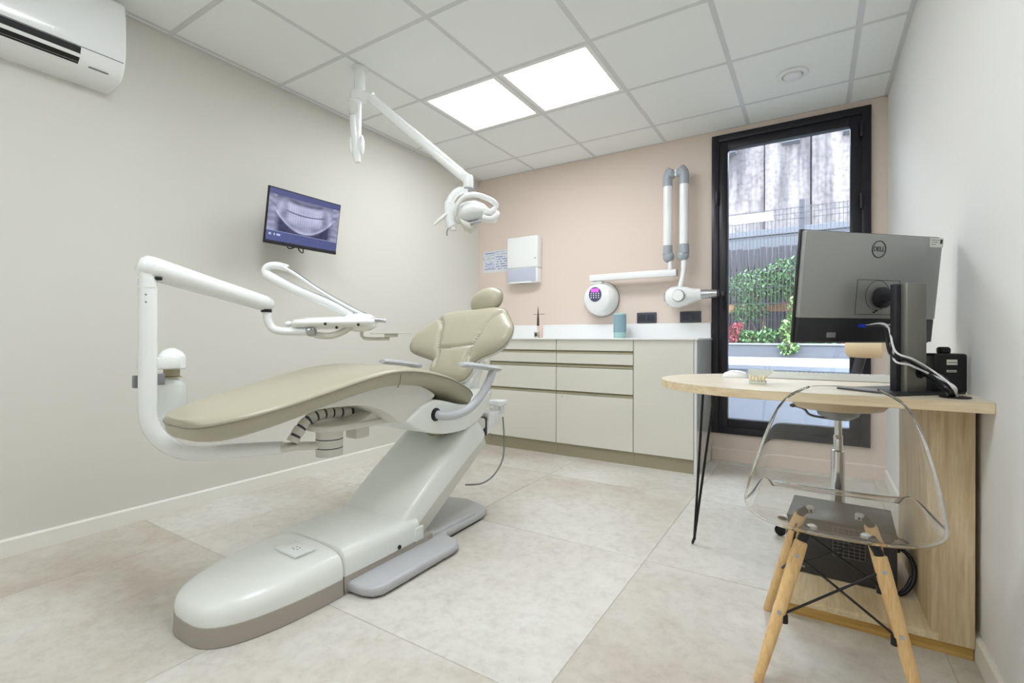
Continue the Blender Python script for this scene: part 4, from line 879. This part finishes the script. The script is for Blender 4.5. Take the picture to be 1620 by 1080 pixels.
# equipment box on the pedestal board
eq = thing('equipment_box', (.08, 2.16, .058), 'charcoal equipment box with vent grille on the desk pedestal board', 'equipment')
me_ = Matrix.Translation((.078, 2.06, .058)) @ Matrix.Rotation(math.radians(-3), 4, 'Z')
b = B(); b.box(-.165, .160, 0, .30, .004, .190, .004, m=me_); b.build('case', 'pc', eq)
b = B(); b.box(-.166, .161, -.002, .30, .176, .1925, .003, m=me_); b.build('lid', 'dark', eq)
b = B()
for i in range(6):
    for j in range(6): b.box(-.018+i*.0155, -.018+i*.0155+.0125, -.0012, .002, .092+j*.0125, .092+j*.0125+.009, m=me_)
b.build('vent_openings', 'dark', eq, 0)
b = B()
for i in range(7): b.box(-.0205+i*.0155, -.0195+i*.0155, -.002, .0, .090, .166, m=me_)
for j in range(7): b.box(-.0205, .0735, -.002, .0, .0885+j*.0125, .0895+j*.0125, m=me_)
b.build('vent_grille', 'grille', eq, 0)
b = B(); b.box(-.12, -.105, -.0008, 0, .02, .028, m=me_); b.build('rating_plate', 'grille', eq, 0)
b = B(); b.tube(smooth([(.236, 2.10, .20), (.262, 2.09, .195), (.282, 2.07, .165), (.280, 2.05, .12), (.262, 2.04, .085), (.243, 2.045, .066), (.262, 2.06, .085), (.279, 2.075, .12)], 7), .0065, 8); b.box(.22, .25, 2.085, 2.115, .188, .212, .004); b.build('power_cable', 'dark', eq)

# ------------------------------------------------------------------ clear shell chair
ch = thing('shell_chair', (.05, 1.62, 0), 'clear plastic shell chair on beech dowel legs, back to the viewer', 'chair')
CM = Matrix.Translation((.052, 1.62, 0)) @ Matrix.Rotation(math.radians(1), 4, 'Z')
rowsC = [(.228, .418, .165, -.03, .008), (.218, .437, .185, -.02, .014), (.17, .436, .200, 0, .020), (.10, .424, .208, 0, .034), (.02, .410, .213, 0, .050), (-.07, .402, .218, .008, .060), (-.145, .408, .2195, .055, .055),
         (-.192, .440, .2185, .108, .034), (-.212, .500, .211, .115, .006), (-.224, .575, .193, .085, .0), (-.236, .655, .169, .055, -.004), (-.247, .725, .145, .030, -.010), (-.256, .770, .125, .014, -.016), (-.260, .793, .103, .006, -.016), (-.261, .806, .070, .002, -.008)]
RS = smooth(rowsC, 5); NX = 44
b = B(); grid = []
for (cy_, cz_, w_, ey, ez) in RS:
    row = []
    for i in range(NX+1):
        u_ = -1+2*i/NX; a_ = abs(u_)
        row.append(b.bm.verts.new((w_*math.sin(u_*PI/2*.98)/math.sin(PI/2*.98)*(1-.0*a_), cy_+ey*a_**2.6, cz_+ez*a_**2.6)))
    grid.append(row)
for r0, r1 in zip(grid, grid[1:]):
    for i in range(NX): b.bm.faces.new((r0[i], r0[i+1], r1[i+1], r1[i]))
shell = b.build('seat_shell', 'clear', ch, 80, M4=CM)
sm = shell.modifiers.new('thickness', 'SOLIDIFY'); sm.thickness = .0055; sm.offset = 0; sm.use_quality_normals = True
shell.data.materials.append(M['rim']); sm.material_offset_rim = 1
def C(p): return tuple(CM @ Vector(p))
feet = {'nl': (-.182, -.178), 'nr': (.172, -.115), 'fl': (-.182, .222), 'fr': (.172, .235)}
tops = {'nl': (-.082, -.085, .365), 'nr': (.088, -.085, .365), 'fl': (-.085, .10, .375), 'fr': (.088, .10, .375)}
for k_ in feet:
    fx_, fy_ = feet[k_]; tp = Vector(tops[k_]); ft = Vector((fx_, fy_, 0)); dl = (tp-ft)
    b = B(); b.tube([C(ft+dl*t_) for t_ in (0, .012, .3, .62, .9, .99, 1)], [.0105, .012, .0145, .0165, .0175, .0165, .012], 18); lg = b.build('leg', 'beech', ch, 60)
    for t_ in (.50, .90):
        p = ft+dl*t_; b = B(); b.lathe([(0, 0), (.0055, 0), (.0055, .002), (0, .0025)], C(p+Vector((0, -.0165, .003))), (0, -1, .15), 12); b.build('bolt', 'steel', lg)
    # bracket from leg head to the shell
    b = B(); q_ = Vector((tp.x*.62, tp.y*.85, .398)); b.tube([C(ft+dl*.93), C(ft+dl*1.02), C((tp.x*.82, tp.y*.92, .396)), C(q_)], [.010, .012, .012, .009], 10); b.build('bracket', 'blackm', ch)
    b = B(); b.lathe([(.012, 0), (.012, .014), (.008, .018), (0, .018)], C((tp.x*.70, tp.y*.9, .392)), seg=14); b.build('shell_mount', 'resin', ch)
def lp(k_, t_): ft = Vector((feet[k_][0], feet[k_][1], 0)); return ft+(Vector(tops[k_])-ft)*t_
for (a_, c_) in (('nl', 'nr'), ('fl', 'fr'), ('nl', 'fl'), ('nr', 'fr')):
    for (p_, q_) in ((.46, .90), (.90, .46)):
        b = B(); b.tube([C(lp(a_, p_)), C(lp(c_, q_))], .0034, 8); b.build('cross_wire', 'blackm', ch)
b = B()
for k_ in feet: b.lathe([(0, 0), (.009, 0), (.009, .02), (0, .02)], C(lp(k_, .455)+Vector((-.016*math.copysign(1, tops[k_][0]), 0, -.01))), seg=10)
b.build('wire_clamps', 'blackm', ch)

# ------------------------------------------------------------------ stool behind the desk
sx0, sy0 = .088, 2.50
stl = thing('operator_stool', (sx0, sy0, 0), 'cream upholstered chrome stool behind the desk', 'stool')
b = B(); b.lathe([(0, .615), (.10, .612), (.16, .620), (.178, .640), (.178, .662), (.165, .682), (.10, .690), (0, .690)], (sx0, sy0, 0), seg=40); b.build('seat', 'cream', stl, 60)
b = B(); b.lathe([(0, .570), (.04, .570), (.075, .590), (.08, .608), (0, .612)], (sx0, sy0, 0), seg=28); b.build('seat_mechanism', 'grille', stl)
b = B(); b.lathe([(.014, .38), (.014, .58)], (sx0, sy0, 0), seg=20); b.build('gas_piston', 'chrome', stl)
b = B(); b.lathe([(.0, .07), (.026, .07), (.026, .435), (.020, .44)], (sx0, sy0, 0), seg=28); b.lathe([(.0175, .44), (.0175, .50), (.014, .505)], (sx0, sy0, 0), seg=24); b.build('column', 'chrome', stl)
b = B(); b.tube(smooth([(sx0-.03, sy0-.02, .575), (sx0-.10, sy0-.03, .585), (sx0-.125, sy0-.03, .61), (sx0-.165, sy0-.035, .622)], 5), .005, 8); b.ell((sx0-.17, sy0-.035, .622), (.012, .012, .008)); b.build('height_lever', 'dark', stl)
for k_ in range(5):
    a_ = .35+2*PI*k_/5; dx_, dy_ = math.cos(a_), math.sin(a_)
    b = B(); b.tube([(sx0, sy0, .10), (sx0+dx_*.12, sy0+dy_*.12, .09), (sx0+dx_*.225, sy0+dy_*.225, .07)], [.022, .016, .011], 10, (.7, 1)); b.build('base_arm', 'chrome', stl)
    b = B(); b.lathe([(0, -.011), (.022, -.010), (.025, 0), (.022, .010), (0, .011)], (sx0+dx_*.228, sy0+dy_*.228, .0255), (-dy_, dx_, 0), 16); b.build('caster', 'dark', stl)
b = B(); b.tube(smooth([(sx0+.03, sy0+.12, .60), (sx0+.05, sy0+.20, .63), (sx0+.07, sy0+.235, .72), (sx0+.10, sy0+.22, .86)], 5), .022, 10, (.4, 1.0)); b.build('back_support', 'socket', stl)
b = B(); b.tube([(sx0+.045-.01, sy0+.16, .875), (sx0+.05-.005, sy0+.158, .875), (sx0+.10, sy0+.15, .875), (sx0+.165, sy0+.14, .875), (sx0+.17, sy0+.138, .875)], [.030, .042, .045, .043, .03], 22); b.build('backrest_roll', 'cream', stl, 60)

# ------------------------------------------------------------------ garden seen through the door
b = B(); b.box(-6, 5, YB+.2, 12, -.25, .10); gr = b.build('ground', 'paving', smooth=0); tag(gr, kind='structure')
bn = thing('stone_bench', (-.1, 6.1, .1), 'long pale stone bench block outside the glass door', 'bench')
b = B(); b.box(-1.6, .62, 5.25, 7.3, .10, .61, .012); b.build('block', 'bench', bn, 0)
b = B(); b.box(-1.62, .64, 5.22, 7.35, .61, .66, .008); b.build('slab', 'bench', bn, 0)
pw = thing('garden_planter', (0, 7.9, .1), 'low concrete planter wall with soil behind the bench', 'planter')
b = B(); b.box(-5, 4, 7.9, 8.02, .10, .82, .006); b.build('retaining_wall', 'conc2', pw, 0)
b = B(); b.box(-5, 4, 7.88, 8.04, .82, .845, .004); b.build('coping', 'bench', pw, 0)
b = B(); b.box(-5, 4, 8.02, 9.6, .10, .80); b.build('soil', 'soil', pw, 0)
tbm = thing('reflection_rail', (-.5, 9.05, .8), 'orange timber rail behind the plants, imitating an orange band mirrored in the door glass', 'reflection band')
b = B(); b.box(-4, 3, 9.0, 9.06, 1.36, 1.50, .008); b.build('rail', 'reflection', tbm, 0)  # orange bar stands in for a band reflected in the door glass
for x_ in (-2.2, -.9, .4, 1.7): b = B(); b.box(x_, x_+.08, 9.06, 9.13, .80, 1.50); b.build('post', 'slat', tbm, 0)
# dark vertical slat fence
sf = thing('slat_fence', (-.5, 9.3, .8), 'dark vertical slat fence behind the green climbers', 'fence')
b = B(); b.box(-4, 3, 9.36, 9.40, 1.0, 1.06); b.box(-4, 3, 9.36, 9.40, 2.1, 2.16); b.build('rail', 'slat', sf, 0)
for i in range(60):
    x_ = -3.2+i*.093; b = B(); b.box(x_, x_+.076, 9.31+.008*(i % 2), 9.345, .82, 2.46+.05*random.random(), .004, 1); b.build('slat', 'slat', sf, 0)
b = B(); b.box(-5, 4, 9.7, 9.95, 0, 2.75, .01); b.box(-5, 4, 9.66, 9.99, 2.75, 2.86, .01); tag(b.build('coping_wall', 'conc2', smooth=0), 'grey coping wall between the slat fence and the tall concrete wall', 'wall')
# tall weathered wall made of broad ribs
tw = thing('concrete_wall', (-.5, 11, 0), 'tall weathered concrete panel wall beyond the garden', 'wall')
x_ = -6
while x_ < 5:
    w_ = random.choice((.55, .8, 1.0)); b = B(); b.box(x_, x_+w_-.02, 11+random.choice((0, .05, .1)), 11.4, 0, 5.4, .01, 1); b.build('wall_panel', 'conc', tw, 0); x_ += w_
b = B(); b.box(-6, 5, 11.42, 11.6, 0, 5.35); b.build('backing_wall', 'conc', tw, 0)
for x_ in (-.55, .45, -1.7): b = B(); b.box(x_, x_+.32, 10.8, 11.05, 4.75, 5.1, .02); b.build('wall_bracket', 'conc2', tw, 0)
# welded mesh fence
mf = thing('mesh_fence', (-.2, 8.3, .8), 'anthracite welded wire mesh fence with steel posts', 'fence')
FY = 8.30
for x_ in (-1.75, -.155, 1.45):
    b = B(); b.box(x_-.035, x_+.035, FY, FY+.05, .80, 2.98, .004); b.build('post', 'wire', mf, 0)
b = B(); x_ = -3.0
while x_ < 1.9:
    b.box(x_-.004, x_+.004, FY-.006, FY, .9, 2.88); x_ += .05
for z_ in (.95, 1.2, 1.45, 1.7, 1.95, 2.2, 2.45, 2.70, 2.78, 2.86): b.box(-3.0, 1.9, FY-.012, FY-.006, z_-.004, z_+.004)
st_ = b.build('wire_mesh', 'wire', mf, 0); st_['kind'] = 'stuff'
# plants
def plant(name, label, blobs, n, size, m, cat, group=None, stems=None):
    t = thing(name, (blobs[0][0], blobs[0][1], .8), label, cat, group)
    b = B()
    tot = sum(q[3]*q[5] for q in blobs)
    for (bx_, by_, bz_, rx_, ry_, rz_) in blobs:
        for _ in range(int(n*rx_*rz_/tot)):
            while True:
                p = Vector((random.uniform(-1, 1), random.uniform(-1, 1), random.uniform(-1, 1)))
                if p.length <= 1: break
            p = Vector((bx_+p.x*rx_, by_+p.y*ry_, bz_+p.z*rz_)); s_ = size*random.uniform(.6, 1.3)
            mq = Matrix.Translation(p) @ Matrix.Rotation(random.uniform(0, 2*PI), 4, 'Z') @ Matrix.Rotation(random.uniform(-1.1, 1.1), 4, 'X')
            pts = [mq @ Vector(q) for q in ((0, -s_, 0), (s_*.55, 0, .15*s_), (0, s_, 0), (-s_*.55, 0, .15*s_))]
            b.bm.faces.new([b.bm.verts.new(q) for q in pts])
    o = b.build('foliage', m, t, 0); o['kind'] = 'stuff'
    b = B()
    for (bx_, by_, bz_, rx_, ry_, rz_) in blobs:
        for _ in range(3):
            b.tube(smooth([(bx_+random.uniform(-.05, .05), by_, .80), (bx_+random.uniform(-.1, .1), by_, (.8+bz_)/2), (bx_+random.uniform(-.6, .6)*rx_, by_, bz_+.4*rz_)], 4), .008, 5)
    b.build('stems', 'stem', t)
plant('climbing_shrub', 'broad green climber on the fence, left of the steel post', [(-.75, 8.75, 1.75, .55, .22, .32), (-.35, 8.7, 1.85, .35, .2, .35), (-.9, 8.7, 1.35, .3, .15, .2)], 2600, .038, 'leaf1', 'shrub')
plant('climbing_shrub', 'tall green climber on the fence, right of the steel post', [(.15, 8.75, 2.05, .35, .22, .45), (.5, 8.8, 1.75, .4, .2, .5), (0, 8.7, 1.6, .2, .2, .4)], 2600, .038, 'leaf1', 'shrub')
plant('ivy', 'light green ivy climbing up the steel fence post', [(-.30, 8.15, 1.0, .16, .08, .22), (-.25, 8.2, 1.3, .09, .06, .25), (-.2, 8.2, 1.6, .06, .05, .2), (-.30, 7.85, .80, .14, .06, .12)], 750, .034, 'leaf2', 'climber')
plant('low_shrub', 'low green bed plant in the planter, left of the ivy', [(-.85, 8.15, .93, .16, .1, .12), (-.6, 8.18, .95, .14, .1, .14)], 480, .035, 'leaf1', 'shrub')
plant('low_shrub', 'low green bed plant in the planter, right of the ivy', [(.0, 8.15, .95, .18, .1, .15), (.35, 8.18, .93, .18, .1, .13)], 560, .035, 'leaf1', 'shrub')
plant('red_shrub', 'red-leaved bed plant next to the door frame side', [(-1.10, 8.1, .98, .14, .08, .14), (-1.0, 8.12, 1.1, .08, .06, .07)], 330, .03, 'leaf3', 'shrub')
plant('red_shrub', 'red-leaved bed plant at the right end of the planter, beyond the bench', [(.42, 8.12, .93, .16, .08, .12)], 300, .03, 'leaf3', 'shrub')
